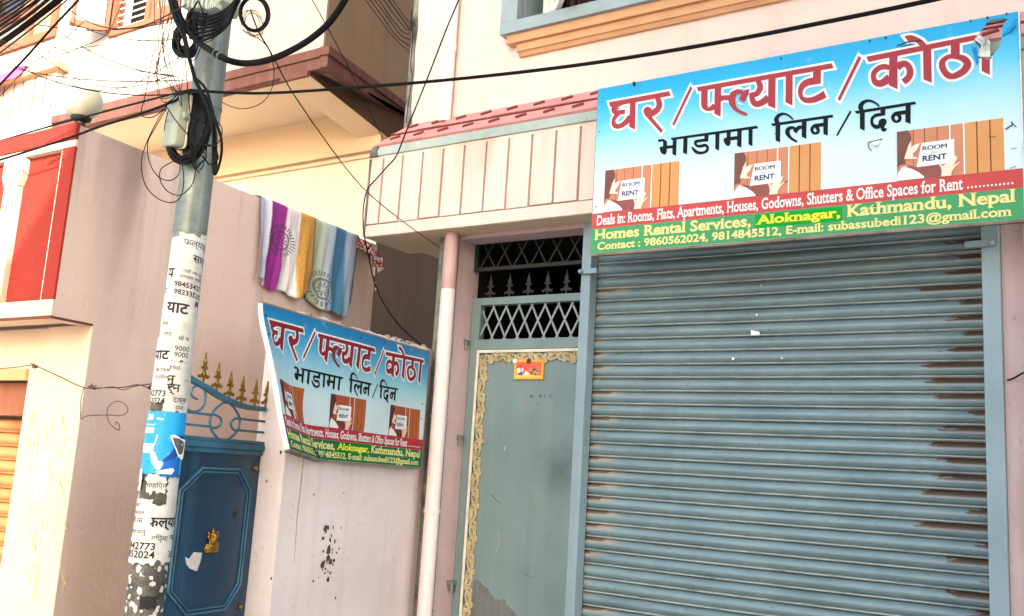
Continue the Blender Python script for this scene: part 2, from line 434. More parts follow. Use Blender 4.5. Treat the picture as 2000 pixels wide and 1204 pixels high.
MB().box(AX0-0.004, AX0+0.012, 4.843, 5.2, 3.16, 3.72).build('stained_end', M['weather'], aw)
mb = MB()
mb.hexa([(AX0+.01,4.838,3.735),(AX1,4.838,3.735),(AX1,5.09,3.735),(AX0+.01,5.09,3.735)],
        [(AX0+.035,4.842,3.800),(AX1,4.842,3.800),(AX1,5.09,3.800),(AX0+.035,5.09,3.800)])
mb.build('cement_coping', M['grey_coping'], aw, bevel=0.006)
mb = MB()
mb.prism([(-4.442,3.733),(-4.36,3.733),(-4.375,3.775),(-4.362,3.803),(-4.42,3.803)], lambda a, b, t: (a, t, b), 4.833, 4.90)
mb.build('blackened_corner', M['weather'], aw)
# tile slope
def tile_pt(x, s, out=0.0):       # s 0 at the eave .. 1 at the wall
    y0, z0, y1, z1 = 4.85, 3.80, 5.082, 4.035
    n = Vector((0, -(z1-z0), (y1-y0))).normalized()
    return Vector((x, y0+(y1-y0)*s, z0+(z1-z0)*s)) + n*out
mb = MB()
def slab(x0, x1, s0, s1, o0, o1, h, sk0=0, sk1=0):
    mb.hexa([tile_pt(x0, s0, o0-h), tile_pt(x1, s0, o0-h), tile_pt(x1+sk1, s1, o1-h), tile_pt(x0+sk0, s1, o1-h)],
            [tile_pt(x0, s0, o0), tile_pt(x1, s0, o0), tile_pt(x1+sk1, s1, o1), tile_pt(x0+sk0, s1, o1)])
tw = 0.21
for row, (s0, s1) in enumerate(((0.0, 0.52), (0.50, 1.0))):
    x = -4.41 + 0.075*row
    first = True
    while x < AX1:
        x1 = x+tw-0.004
        slab(x, min(x1, AX1), s0, s1, 0.018+random.uniform(0,.003), 0.006, 0.02, 0.05 if first else 0.0, 0.0)
        x += tw; first = False
mb.build('tile_slope', M['tile'], aw)
mb = MB()
for row, (s0, off) in enumerate(((0.27, 0.10), (0.77, 0.16))):
    x = -4.41 + off
    k = 0
    while x < AX1:
        a = tile_pt(x, s0-0.04, 0.012); b = tile_pt(x+0.07, s0+0.05, 0.012)
        mb.bar(a, b, 0.022, 0.026, up=(0,-.7,.7))
        x += tw
a = tile_pt(-4.36, 0.515, 0.006); b = tile_pt(AX1, 0.515, 0.006)
mb.bar(a, b, 0.018, 0.026, up=(0,-.7,.7))
mb.build('tile_ridges', M['tile_dark'], aw)

# window above the awning (only its sill is in the picture)
win = thing('upper_window', 'white casement window in a pale grey surround above the shop sign', 'window', ((WX0+WX1)/2, 5.05, 4.5))
mb = MB()
mb.box(-3.497, -0.86, 4.985, 5.079, 4.527, 4.611)
mb.box(-3.497, WX0, 4.985, 5.079, 4.611, 6.4)
mb.box(WX1, -0.86, 4.985, 5.079, 4.611, 6.4); mb.box(WX0, WX1, 4.985, 5.079, 6.3, 6.4)
mb.box(WX0-0.001, WX0+0.004, 5.079, 5.298, 4.611, 6.3); mb.box(WX0+.004, WX1, 5.079, 5.298, 4.600, 4.6125)
mb.build('surround', M['window_grey'], win, bevel=0.004)
mb = MB()
mb.box(-3.455, -0.90, 5.012, 5.079, 4.462, 4.526); mb.box(-3.385, -0.97, 5.035, 5.079, 4.405, 4.462)
mb.prism([(5.035,4.462),(5.079,4.462),(5.079,4.405),(5.06,4.405)], lambda a, b, t: (t, a, b-0.03), -3.375, -0.975)
mb.build('sill_moulding', M['moulding'], win, bevel=0.003)
mb = MB()
def vbar(x0, x1, y0, y1, z0, z1): mb.box(x0, x1, y0, y1, z0, z1)
vbar(WX0+.075, WX0+.145, 5.19, 5.25, 4.613, 6.3); vbar(WX0+.55, WX0+.66, 5.19, 5.25, 4.613, 6.3)
vbar(WX0+1.25, WX0+1.33, 5.19, 5.25, 4.613, 6.3); vbar(WX1-.08, WX1, 5.19, 5.25, 4.613, 6.3)
vbar(WX0+.66, WX1, 5.20, 5.24, 4.613, 4.66)
mb.build('frame', M['window_white'], win, bevel=0.004)
# the open leaf swings out of the opening
sash = MB()
h0 = Vector((WX0+.15, 5.195, 4.632)); dv = Vector((0.52, -0.60, 0)).normalized()
def sp(a, z): return h0 + dv*a + Vector((0,0,z))
for (a0, z0, a1, z1) in ((0,.035,.50,.035),(0.03,0,.03,1.6),(.47,0,.47,1.6),(0,1.58,.5,1.58)):
    sash.bar(sp(a0, z0), sp(a1, z1), .035, .07, up=dv.cross(Vector((0,0,1))) if a0 == a1 else (0,0,1))
so = sash.build('open_sash', M['window_white'], win, bevel=0.003)
MB().hexa([sp(.06,.07), sp(.44,.07), sp(.44,.07)+Vector((.004,.004,0)), sp(.06,.07)+Vector((.004,.004,0))],
          [sp(.06,1.55), sp(.44,1.55), sp(.44,1.55)+Vector((.004,.004,0)), sp(.06,1.55)+Vector((.004,.004,0))]).build('pane', M['glass_dark'], so)
mb = MB()
pts = []
for i in range(60):
    pts.append((WX0+.20+i*.0075, 5.30+0.012*math.sin(i*0.9)+0.006*math.sin(i*2.3)))
n = len(pts)
mb.add([(x, y, 4.62) for x, y in pts]+[(x, y, 6.2) for x, y in pts], [(i, i+1, n+i+1, n+i) for i in range(n-1)])
mb.build('curtain', M['curtain'], win, smooth=True)
mb = MB()
mb.box(WX0+.66, WX1-.08, 5.22, 5.225, 4.66, 6.3)
mb.build('pale_blind', M['window_white'], win)
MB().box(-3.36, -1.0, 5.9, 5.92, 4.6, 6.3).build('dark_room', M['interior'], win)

# ================================================================== roller shutter
SH_X0, SH_X1, SP = -2.7734, -0.5725, 0.07852
m, t, bs = newmat('shutter_slat_paint')
tc = t.nodes.new("ShaderNodeTexCoord"); v = tc.outputs["Object"]
sx = t.nodes.new("ShaderNodeSeparateXYZ"); t.links.new(v, sx.inputs[0])
base = _mix(t, _math(t, 'MULTIPLY', _ramp(t, _noise(t, _map(t, v, (1.5, 1, 6)), 1.6, 6), 0.35, 0.7), 1.0), lin('#778d95'), lin('#5f757d'))
base = _mix(t, _math(t, 'MULTIPLY', _ramp(t, _noise(t, _map(t, v, (14, 14, 1.2)), 1.0, 6, 0.7), 0.5, 0.8), 0.35), base, lin('#8fa1a6'))
# grime: cream dust toward both ends, dark dirt under the lips
ph = _math(t, 'FRACT', _math(t, 'DIVIDE', sx.outputs[2], SP))
wn = t.nodes.new("ShaderNodeTexWhiteNoise"); wn.noise_dimensions = '1D'
t.links.new(_math(t, 'FLOOR', _math(t, 'DIVIDE', sx.outputs[2], SP)), wn.inputs['W'])
rnd = _math(t, 'SUBTRACT', wn.outputs['Value'], 0.35)
rnd2 = _math(t, 'SUBTRACT', _math(t, 'FRACT', _math(t, 'MULTIPLY', wn.outputs['Value'], 7.3)), 0.25)
nb = _noise(t, _map(t, v, (5, 5, 26)), 2.2, 5, 0.7)
l_end = _ramp(t, _math(t, 'ADD', _math(t, 'MULTIPLY', _math(t, 'SUBTRACT', sx.outputs[0], SH_X0), 3.6), _math(t, 'ADD', _math(t, 'MULTIPLY', nb, -1.1), _math(t, 'MULTIPLY', rnd2, 0.8))), -0.45, 0.25, (1,1,1,1), (0,0,0,1))
dust = _math(t, 'MULTIPLY', l_end, _ramp(t, ph, 0.55, 0.80))
base = _mix(t, _math(t, 'MULTIPLY', dust, 0.75), base, lin('#b09a86'))
r_end = _math(t, 'ADD', _math(t, 'MULTIPLY', _math(t, 'SUBTRACT', SH_X1, sx.outputs[0]), 4.2), _math(t, 'ADD', _math(t, 'MULTIPLY', nb, -1.7), _math(t, 'MULTIPLY', rnd, 1.3)))
wide = _ramp(t, r_end, -0.80, 0.05, (1,1,1,1), (0,0,0,1))
base = _mix(t, _math(t, 'MULTIPLY', _math(t, 'MULTIPLY', wide, _ramp(t, ph, 0.45, 0.7)), 0.8), base, lin('#8a7460'))
core = _ramp(t, r_end, -1.16, -0.98, (1,1,1,1), (0,0,0,1))
core = _math(t, 'MULTIPLY', core, _ramp(t, ph, 0.55, 0.66))
base = _mix(t, core, base, lin('#4a3a2e'))
l_core = _ramp(t, _math(t, 'ADD', _math(t, 'MULTIPLY', _math(t, 'SUBTRACT', sx.outputs[0], SH_X0), 6.0), _math(t, 'ADD', _math(t, 'MULTIPLY', nb, -1.4), _math(t, 'MULTIPLY', rnd2, 1.1))), -0.36, -0.28, (1,1,1,1), (0,0,0,1))
base = _mix(t, _math(t, 'MULTIPLY', _math(t, 'MULTIPLY', l_core, _ramp(t, ph, 0.72, 0.8)), 0.8), base, lin('#5b4a3c'))
lip = _ramp(t, ph, 0.10, 0.17, (1,1,1,1), (0,0,0,1))
lip_gleam = _ramp(t, _noise(t, _map(t, v, (2.2, 2, 60)), 3.0, 5, 0.7), 0.34, 0.52)
base = _mix(t, _math(t, 'MULTIPLY', _math(t, 'MULTIPLY', lip, lip_gleam), 0.7), base, lin('#d2d2cc'))  # worn lips, painted paler for the highlight the sky gives them
sp_ = _ramp(t, _noise(t, _map(t, v, (7, 7, 11)), 4.0, 3, 0.5), 0.70, 0.73)
base = _mix(t, _math(t, 'MULTIPLY', sp_, 0.6), base, lin('#544a40'))
t.links.new(base, bs.inputs["Base Color"])
bs.inputs["Roughness"].default_value = 0.36; bs.inputs["Specular IOR Level"].default_value = 0.6
_bump(t, bs, _noise(t, v, 70, 4), 0.12, 0.004)
M['slat'] = m

def slat_curtain(mb, x0, x1, z0, z1, pitch, y, depth=1.0, nx=40):
    prof = [(0.0, 0.013), (0.02, 0.013), (0.035, 0.002), (0.06, -0.0045), (0.10, -0.0062), (0.135, -0.004), (0.155, 0.001), (0.172, 0.0065),
            (0.20, 0.0045), (0.30, -0.0035), (0.42, -0.0085), (0.55, -0.0105), (0.68, -0.0085), (0.80, -0.003), (0.90, 0.003), (0.965, 0.008), (0.985, 0.012)]
    n = int(round((z1-z0)/pitch))
    rows = []
    k0 = math.floor(z0/pitch)
    for i in range(n):
        jit = random.uniform(-.0015, .0015); jz = random.uniform(-.001, .001)
        for (f, d) in prof:
            rows.append(((k0+i+f)*pitch+jz, y+d*depth+jit))
    vs = []; fs = []
    for r_, (z, yy) in enumerate(rows):
        for c in range(nx+1):
            x = x0+(x1-x0)*c/nx
            wob = 0.0018*math.sin(x*5+z*1.7)+0.0010*math.sin(x*13+z*3)
            sag = -0.004*math.sin(math.pi*(x-x0)/(x1-x0))
            vs.append((x, yy+wob, z+sag))
    for r_ in range(len(rows)-1):
        for c in range(nx):
            a = r_*(nx+1)+c
            fs.append((a, a+1, a+nx+2, a+nx+1))
    mb.add(vs, fs)
sh = thing('roller_shutter', 'closed blue-grey roller shutter with rusty slat ends under the big sign', 'roller shutter', (-1.73, 5.3, 0))
random.seed(11)
mb = MB(); slat_curtain(mb, SH_X0, SH_X1, 0.0, 3.16, SP, 5.1396, 1.55)
mb.build('slat_curtain', M['slat'], sh, smooth=True, recalc=False)
mb = MB(); mb.box(-2.7908, -2.7269, 5.0236, 5.1154, 0, 3.155); mb.build('guide_rail', M['steel_blue'], sh, bevel=0.004)
mb = MB(); mb.box(-0.5725, -0.4932, 5.0236, 5.1154, 0, 3.155); mb.build('guide_rail', M['steel_blue'], sh, bevel=0.004)
for (xa, xb) in ((-2.7801, -2.6738), (-0.6431, -0.5173)):
    mb = MB(); z = 2.8378
    mb.box(xa, xb, 4.9975, 5.0216, z-0.016, z+0.016)
    c = xa+0.004 if xa < -2 else xb-0.004
    mb.lathe([(0.010,-0.03),(0.013,-0.028),(0.013,0.022),(0.008,0.026)], (c, 4.9975, z-0.004), 10, Matrix.Rotation(R(90), 3, 'X'))
    mb.build('slide_bolt', M['steel_blue'], sh, bevel=0.003)
mb = MB()      # scraps of paper and old stickers on the slats
def blob(mb, c, u, v, r0, n=9, th=0.002, nor=Vector((0,-1,0))):
    c = Vector(c); u = Vector(u); v = Vector(v)
    P = []
    for i in range(n):
        a = 2*math.pi*i/n; rr = r0*random.uniform(.65, 1.2)
        P.append(c+u*math.cos(a)*rr+v*math.sin(a)*rr)
    vs = P+[p+nor*th for p in P]
    mb.add(vs, [tuple(range(n)), tuple(range(2*n-1, n-1, -1))]+[(i, (i+1) % n, n+(i+1) % n, n+i) for i in range(n)])
p = at(1475, 651, 5.1251)
mb.prism([(-.026,.014),(-.020,.018),(-.006,.013),(.024,.006),(.026,-.012),(-.022,-.012)], lambda a, b, t_: (p.x+a, t_, p.z+b), 5.1227, 5.1266)
for q in ((1432,701,.008),(1527,700,.005),(1487,558,.004),(1478,615,.006)):
    c = at(q[0], q[1], 5.1236); blob(mb, c, (1,0,0), (0,0,1), q[2])
mb.build('paper_scraps', M['white_bit'], sh)
mb = MB()
c = at(1432, 701, 5.3); blob(mb, c, (1,0,0), (0,0,1.2), 0.016, th=0.0015); mb.build('rust_patch', M['chip'], sh)

# ================================================================== the metal door and its grille
DY = 5.2411
door = thing('metal_door', 'grey-green metal door with gold scroll border beside the roller shutter', 'door', (-3.4, DY, 0))
DX0, DX1, DZ1 = -3.7346, -2.8043, 2.7556
mb = MB()
mb.box(DX0, -3.6649, DY-.02, DY+.04, 0.02, DZ1); mb.box(-2.8672, DX1+.03, DY-.02, DY+.04, 0.02, DZ1)
mb.box(-3.6649, -2.8672, DY-.02, DY+.04, 2.7043, DZ1); mb.box(-3.6649, -2.8672, DY-.02, DY+.04, 2.4007, 2.4703)
mb.build('frame', M['door_grey'], door, bevel=0.004)
mb = MB()
mb.box(-3.6649, -2.8672, DY-.004, DY+.02, 0.02, 2.3997)
dp = M['door_grey'].copy(); dp.name = 'door_panel_paint'
t = dp.node_tree; bs = t.nodes['Principled BSDF']
src = bs.inputs['Base Color'].links[0].from_socket
tc = t.nodes.new("ShaderNodeTexCoord"); sm_c = at(1092, 918, DY)
vm = t.nodes.new("ShaderNodeVectorMath"); vm.operation = 'DISTANCE'; t.links.new(tc.outputs['Object'], vm.inputs[0]); vm.inputs[1].default_value = (sm_c.x, DY, sm_c.z)
dd = _math(t, 'ADD', vm.outputs['Value'], _math(t, 'MULTIPLY', _math(t, 'SUBTRACT', _noise(t, tc.outputs['Object'], 9, 5, .7), .5), .22))
t.links.new(_mix(t, _math(t, 'MULTIPLY', _ramp(t, dd, .02, .20, (1,1,1,1), (0,0,0,1)), .55), src, lin('#464f56')), bs.inputs['Base Color'])
mb.build('panel', dp, door)
mb = MB()
mb.box(-3.6669, -2.8672, DY-.028, DY-.0205, 2.3784, 2.3978); mb.box(-3.6669, -3.6475, DY-.028, DY-.0205, 0.05, 2.3775)
mb.build('white_trim', M['white_trim'], door, bevel=0.002)
mb = MB()
def lattice(mb, x0, x1, z0, z1, pitch, slope, w, y):
    H = z1-z0
    k = x0-H*slope
    while k < x1:
        for sgn, yy in ((1, y), (-1, y+0.007)):
            # line through (k,z0) going up-right (or mirrored)
            if sgn > 0: a, b = (k, z0), (k+H*slope, z1)
            else: a, b = (k+H*slope, z0), (k, z1)
            (xa, za), (xb, zb) = a, b
            def clip(xc):
                return za+(zb-za)*(xc-xa)/(xb-xa)
            pts = [(xa, za), (xb, zb)]
            lo, hi = sorted(pts)
            if hi[0] <= x0 or lo[0] >= x1: continue
            if lo[0] < x0: lo = (x0, clip(x0))
            if hi[0] > x1: hi = (x1, clip(x1))
            if abs(lo[0]-hi[0]) < 0.01: continue
            mb.bar((lo[0], yy, lo[1]), (hi[0], yy, hi[1]), 0.004, w, up=(0,0,1))
        k += pitch
lattice(mb, -3.6649, -2.8672, 2.4703, 2.7043, 0.101, 0.50, 0.013, DY)
mb.build('grille', M['grille'], door)
mb = MB()
def finial(mb, x, y, z, s, th=0.006, dirx=Vector((1,0,0)), diry=Vector((0,1,0))):
    half = [(0.008,0.0),(0.008,.026),(0.018,.030),(0.028,.022),(0.040,.022),(0.046,.032),(0.043,.043),(0.034,.044),(0.036,.036),(0.028,.038),(0.020,.048),(0.011,.056),(0.0095,.078),(0.017,.082),(0.024,.076),(0.028,.084),(0.025,.094),(0.013,.097),(0.0175,.112),(0.012,.128),(0.005,.150),(0.0016,.176)]
    poly = [(a*s, b*s) for a, b in half]+[(-a*s, b*s) for a, b in reversed(half)]
    o = Vector((x, y, z))
    mb.prism(poly, lambda a, b, t_: o+dirx*a+diry*t_+Vector((0,0,b)), -th, th)
spike_x = [at(px, 570, DY).x for px in (958, 995, 1032, 1069, 1106, 1143)]
for i, xx in enumerate(spike_x):
    b = MB(); finial(b, 0, 0, 0, 0.92, 0.004)
    if i == 0:
        so = b.build('spike', M['grille_dark'], door, bevel=0.0015); so.location = (xx, DY, DZ1)
        SPIKE0 = so
    else:
        so = SPIKE0.copy(); COL.objects.link(so); so.location = (xx, DY, DZ1); so.parent = door; so.matrix_parent_inverse = SPIKE0.matrix_parent_inverse.copy()
# scroll border
mb = MB()
def spiral(c, r0, r1, a0, turns, fx, fz, n=14):
    return [(c[0]+fx*(r0+(r1-r0)*i/n)*math.cos(a0+turns*2*math.pi*i/n), c[1]+fz*(r0+(r1-r0)*i/n)*math.sin(a0+turns*2*math.pi*i/n)) for i in range(n+1)]
def scroll_unit(mb, org, du, dv, s, flip):
    "one leaf scroll, about s long and 0.6 s tall, lying on the door"
    def mp(a, b, t_=0.0): 
        q = org+du*(a*s)+dv*(b*s*flip); return Vector((q.x, q.y-t_, q.z))
    for c, r0, a0, tr, fx in (((.22,.12), .20, R(-60), 0.9, 1), ((.72,-.10), .20, R(120), 0.9, 1)):
        sp2 = spiral(c, r0, 0.05, a0, tr, fx, 1)
        mb.tube([mp(a, b, .006) for a, b in sp2], [0.090*s*(1-.5*i/len(sp2)) for i in range(len(sp2))], 6)
    st = spline([(0,-.22,0),(.28,-.12,0),(.5,.0,0),(.72,.13,0),(1.0,.22,0)], 4)
    mb.tube([mp(p_.x, p_.y, .005) for p_ in st], .08*s, 6)
    leaf = spline([(.30,.20,0),(.46,.42,0),(.70,.38,0),(.70,.12,0),(.48,.02,0)], 3, True)
    mb.prism([(p_.x, p_.y) for p_ in leaf], lambda a, b, t_: mp(a, b, t_), 0.0, 0.011)
BY = DY-.005
uz, ux = Vector((0,0,-1)), Vector((1,0,0))
z = 2.3688
k = 0
while z > 0.10:
    scroll_unit(mb, Vector((-3.6185, BY, z)), uz, ux, 0.105, 1 if k % 2 else -1); scroll_unit(mb, Vector((-3.6190, BY-.001, z-.052)), uz, ux, 0.085, -1 if k % 2 else 1); z -= 0.104; k += 1
x = -3.6117
while x < -2.8043:
    scroll_unit(mb, Vector((x, BY, 2.3494)), ux, Vector((0,0,1)), 0.105, 1 if k % 2 else -1); scroll_unit(mb, Vector((x+.052, BY-.001, 2.3494)), ux, Vector((0,0,1)), 0.085, -1 if k % 2 else 1); x += 0.104; k += 1
x = -3.6117
while x < -2.8043:
    scroll_unit(mb, Vector((x, BY, 0.6523)), ux, Vector((0,0,1)), 0.105, 1 if k % 2 else -1); x += 0.104; k += 1
mb.build('scroll_border', M['gold_border'], door, smooth=True)
for pz in (669, 855, 1138):
    mb = MB(); c = at(905 if pz < 700 else 893 if pz < 900 else 877, pz, 5.1831)
    mb.box(c.x-.045, c.x+.035, c.y-.03, c.y+.03, c.z-.016, c.z+.016)
    mb.lathe([(0.012,-.035),(0.012,.022)], (c.x+.030, c.y-.01, c.z-.02), 10)
    mb.build('hinge', M['galv'], door, bevel=0.003)
mb = MB(); random.seed(5)
for (px_, py_, r_) in ((982,711,.014),(985,716,.010),(963,739,.009),(980,767,.008),(996,774,.008),(962,776,.007),(1027,771,.007),(1027,784,.011),(1051,789,.013),(1081,743,.009),(1079,786,.009),(1082,703,.005)):
    c = at(px_, py_, DY-.0045); blob(mb, c, (1,0,0), (0,0,1), r_, th=0.001)
mb.build('paint_chips', M['chip'], door)
mb = MB()
o = at(916, 1204, DY-.0045)
prof = [(919,1155),(930,1130),(938,1140),(955,1150),(966,1168),(985,1172),(995,1190),(1012,1204),(1020,1230),(905,1230)]
fine = []
for (a0, b0_), (a1, b1_) in zip(prof[:7], prof[1:8]):
    for k in range(8):
        fine.append((a0+(a1-a0)*k/8+random.uniform(-3,3), b0_+(b1_-b0_)*k/8+random.uniform(-5,5)))
prof = fine+prof[7:]
qs = [at(a, b, DY-.0045) for a, b in prof]
mb.prism([(q.x, q.z) for q in qs], lambda a, b, t_: (a, t_, b), DY-.0048, DY-.0060)
mb.build('bare_patch', M['bare_metal'], door)
for pts_, r_, mt_ in (([(960,966),(968,976),(978,984)], .0016, 'black_ink'), ([(985,880),(987,872)], .0018, 'white_trim'), ([(1036,870),(1034,842),(1038,812)], .0009, 'chip'), ([(1012,720),(1020,716),(1028,719)], .0010, 'white_trim'), ([(1020,1120),(1040,1128)], .0010, 'black_ink'), ([(968,1080),(975,1060),(973,1040)], .0008, 'white_trim'), ([(1060,1010),(1066,1040),(1064,1075)], .0008, 'chip')):
    MB().tube([at(a, b, DY-.0048) for a, b in pts_], r_, 5).build('scratch', M[mt_], door)
mb = MB()       # faint handwriting
for stroke in ([(1033,776),(1037,772),(1036,778),(1040,773),(1042,778)], [(1046,777),(1047,776)], [(1052,775),(1056,770),(1055,777),(1059,772)], [(1062,771),(1065,770),(1063,775),(1062,778)], [(1072,772),(1074,778)], [(1074,770),(1079,770),(1075,774),(1080,778)]):
    mb.tube([at(a, b, DY-.0052) for a, b in stroke], 0.0011, 5)
mb.build('handwriting', M['black_ink'], door)

tg = thing('transom_grille', 'dark iron lattice grille in the opening above the metal door', 'grille', (-3.4, 5.2218, 3.0))
mb = MB()
mb.box(-3.7346, -2.7753, 5.2073, 5.2363, 2.9393, 2.9654); mb.box(-3.7346, -2.7753, 5.2073, 5.2363, 3.1520, 3.1781)
mb.box(-3.7346, -3.7084, 5.2073, 5.2363, 2.9654, 3.1520)
mb.build('frame', M['grille_dark'], tg, bevel=0.003)
mb = MB(); lattice(mb, -3.7084, -2.7753, 2.9654, 3.1520, 0.135, 0.60, 0.010, 5.2170)
mb.build('lattice', M['grille_dark'], tg)

# plaque hung on the door
pl = thing('door_plaque', 'small red and yellow painted tile plaque wired to the door', 'plaque', (-3.375, DY-.012, 2.22))
c0, c1 = at(1006, 704, DY-.014), at(1061, 744, DY-.014)
X0, X1, Z0, Z1 = c0.x, c1.x, 2.2015, 2.3272
mb = MB(); mb.box(X0, X1, DY-.020, DY-.0065, Z0, Z1); mb.build('tile', surf('yellow_plaque_border', '#e6b04a', '#c98a2c', scale=30, bump=0.1, seed=70), pl, bevel=0.002)
def ptile(name, mat, polys, yo):
    mb = MB()
    for poly in polys:
        mb.prism([(X0+(X1-X0)*a, Z0+(Z1-Z0)*b) for a, b in poly], lambda a, b, t_: (a, t_, b), DY-.0203-yo, DY-.0199-yo+.0001)
    return mb.build(name, mat, pl)
ptile('red_ground', surf('plaque_red', '#d8543c', '#e07a60', scale=60, blotch=0.9, bump=0, seed=71), [[(.07,.10),(.93,.10),(.93,.90),(.07,.90)]], 0)
ptile('yellow_ground', surf('plaque_yellow', '#f0c860', '#e8b050', scale=60, bump=0, seed=72), [[(.07,.10),(.93,.10),(.93,.2),(.55,.24),(.45,.36),(.3,.3),(.07,.3)]], .0006)
ptile('white_figure', surf('plaque_white', '#ece8e0', '#d8d0c8', scale=60, bump=0, seed=73), [[(.10,.36),(.20,.30),(.24,.42),(.22,.56),(.14,.60),(.09,.5)], [(.36,.22),(.52,.22),(.52,.34),(.42,.42),(.34,.36)], [(.27,.4),(.32,.42),(.33,.56),(.27,.58)]], .0012)
ptile('blue_figure', surf('plaque_blue', '#46489a', '#5a5cae', scale=60, bump=0, seed=74), [[(.15,.24),(.30,.20),(.33,.30),(.24,.38),(.16,.32)], [(.33,.3),(.37,.3),(.36,.4),(.33,.4)]], .0018)
pdk_ = surf('plaque_dark', '#4a3a24', '#8a6a3a', scale=120, blotch=1.0, bump=0, seed=75)
ptile('dark_figure', pdk_, [[(.60,.22),(.80,.20),(.84,.34),(.78,.50),(.70,.70),(.64,.50),(.57,.36)]], .0024)
ptile('dark_arch', pdk_, [[(.10,.58),(.2,.66),(.3,.66),(.3,.70),(.2,.72),(.1,.64)]], .0024)
mb = MB()
for k in range(22):
    a, b = random.uniform(.58,.83), random.uniform(.22,.62)
    blob(mb, (X0+(X1-X0)*a, DY-.0232, Z0+(Z1-Z0)*b), (1,0,0), (0,0,1), .005, 6, 0.0004)
mb.build('gilt_dabs', surf('plaque_gilt', '#d8b888', '#c89870', scale=60, bump=0, seed=76), pl)
mb = MB()
cx = X0+(X1-X0)*.5
mb.box(cx-.014, cx+.014, DY-.026, DY-.0205, Z1-.022, Z1+.003)
mb.tube([(cx-.01, DY-.012, Z1+.02), (cx, DY-.02, Z1-.005), (cx+.012, DY-.012, Z1+.022)], .003, 6)
mb.build('hanger', M['dark_red_steel'], pl)
mb = MB(); blob(mb, (X0+.008, DY-.024, Z1-.004), (1,0,0), (0,0,1), .017, 10, .004); mb.build('white_wad', M['white_bit'], pl)

# ================================================================== drain pipes
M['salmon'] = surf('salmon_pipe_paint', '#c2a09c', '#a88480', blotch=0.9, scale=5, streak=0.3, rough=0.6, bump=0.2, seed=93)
def pipe(name, label, pts, r, joints, split=None):
    o = thing(name, label, 'pipe', (pts[-1][0], pts[-1][1], min(p[2] for p in pts)))
    if split:
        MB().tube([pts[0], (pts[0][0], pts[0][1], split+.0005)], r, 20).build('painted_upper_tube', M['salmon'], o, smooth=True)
        MB().tube([(pts[0][0], pts[0][1], split), pts[1]], r+.0008, 20).build('tube', M['pvc'], o, smooth=True)
    else: MB().tube(pts, r, 20).build('tube', M['pvc'], o, smooth=True)
    for (x, y, z, h) in joints:
        MB().lathe([(r*1.0,-h),(r*1.13,-h),(r*1.13,h),(r*1.0,h)], (x, y, z), 20).build('socket', M['pvc'], o, smooth=True)
    return o
a, b = at(871, 598, 4.9704), at(846, 998, 4.9704)
px0 = (a.x+b.x)/2
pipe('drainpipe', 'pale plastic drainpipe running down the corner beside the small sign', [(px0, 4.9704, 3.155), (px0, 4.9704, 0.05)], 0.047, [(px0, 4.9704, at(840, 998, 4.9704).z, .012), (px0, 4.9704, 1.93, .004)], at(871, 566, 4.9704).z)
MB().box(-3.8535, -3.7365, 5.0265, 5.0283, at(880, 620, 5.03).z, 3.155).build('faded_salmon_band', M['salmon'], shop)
px1 = at(874, 160, 5.03).x
pipe('drainpipe', 'white drainpipe on the upper pink wall above the tiles', [(px1, 5.03, 8.0), (px1, 5.03, 3.99)], 0.042, [(px1, 5.03, at(877, 96, 5.03).z, .03)])
def proj(P):
    d = Vector(P)-EYE
    return (1000+FPX*d.dot(RGT)/d.dot(FWD), 602-FPX*d.dot(UPV)/d.dot(FWD))

# ================================================================== pink boundary wall with the gate pillar
TH = 0.20
bw = thing('boundary_wall', 'stained pink boundary wall between the blue gate and the drainpipe', 'wall', side_point(4.4, 0, 0))
random.seed(21)
yA, yB, ztop = at_side(556, 900, 0).y, 5.04, 2.372
topl = []
n = 40
for i in range(n+1):
    y = yA+(yB-yA)*i/n
    topl.append((y, ztop+0.008+0.016*mnoise.noise(Vector((y*9, 0, 0)))+0.012*mnoise.noise(Vector((y*30, 3, 0)))))
poly = [(yA, 0), (yB, 0)]+list(reversed(topl))
mb = MB()
mb.prism(poly, lambda a, b, t_: side_point(a, 0, b, -t_), 0.0, TH)
mb.build('wall_body', M['pink_wall'], bw, bevel=0.006)
mb = MB()
for i in range(46):                         # broken mortar along the top
    y = random.uniform(yA+.05, yB-.05); o_ = random.uniform(-TH+.02, -.005)
    c = side_point(y, 0, ztop+.012+random.uniform(-.004,.006), o_)
    r_ = random.uniform(.010, .024)
    mb.sphere(c, r_, 4, (1, random.uniform(.8,1.6), random.uniform(.5,.9)))
mb.build('broken_mortar', M['rubble'], bw)
mb = MB(); random.seed(8)
for (px_, py_, r_) in ((635,1032,.016),(640,1031,.012),(645,1056,.008),(641,1075,.020),(640,1090,.015),(645,1098,.014),(629,1103,.020),(652,1095,.010),(657,1080,.006),(613,966,.006),(671,963,.004),(548,884,.008),(640,1132,.014),(611,1135,.007),(655,1168,.007),(529,1130,.006),(662,1072,.005),(634,1120,.006),(560,850,.006),(520,940,.006)):
    c = at_side(px_, py_, 0)+SN*0.001; blob(mb, c, SD, (0,0,1.25), r_, 10, .0015, SN)
for k in range(26):
    c = at_side(random.gauss(640, 9), random.uniform(1020, 1140), 0)+SN*(.0012+.00004*k); blob(mb, c, SD, (0,0,random.uniform(.8,2.2)), random.uniform(.002,.008), 9, .0008, SN)
mb.build('mould_patches', surf('black_mould', '#3d3c30', '#5a5640', blotch=0.8, scale=30, bump=0.3, seed=80), bw)
mb = MB()                                   # rust run below the sign's corner
st = [(593,893),(589,930),(585,970),(580,1010),(577,1060),(574,1100)]
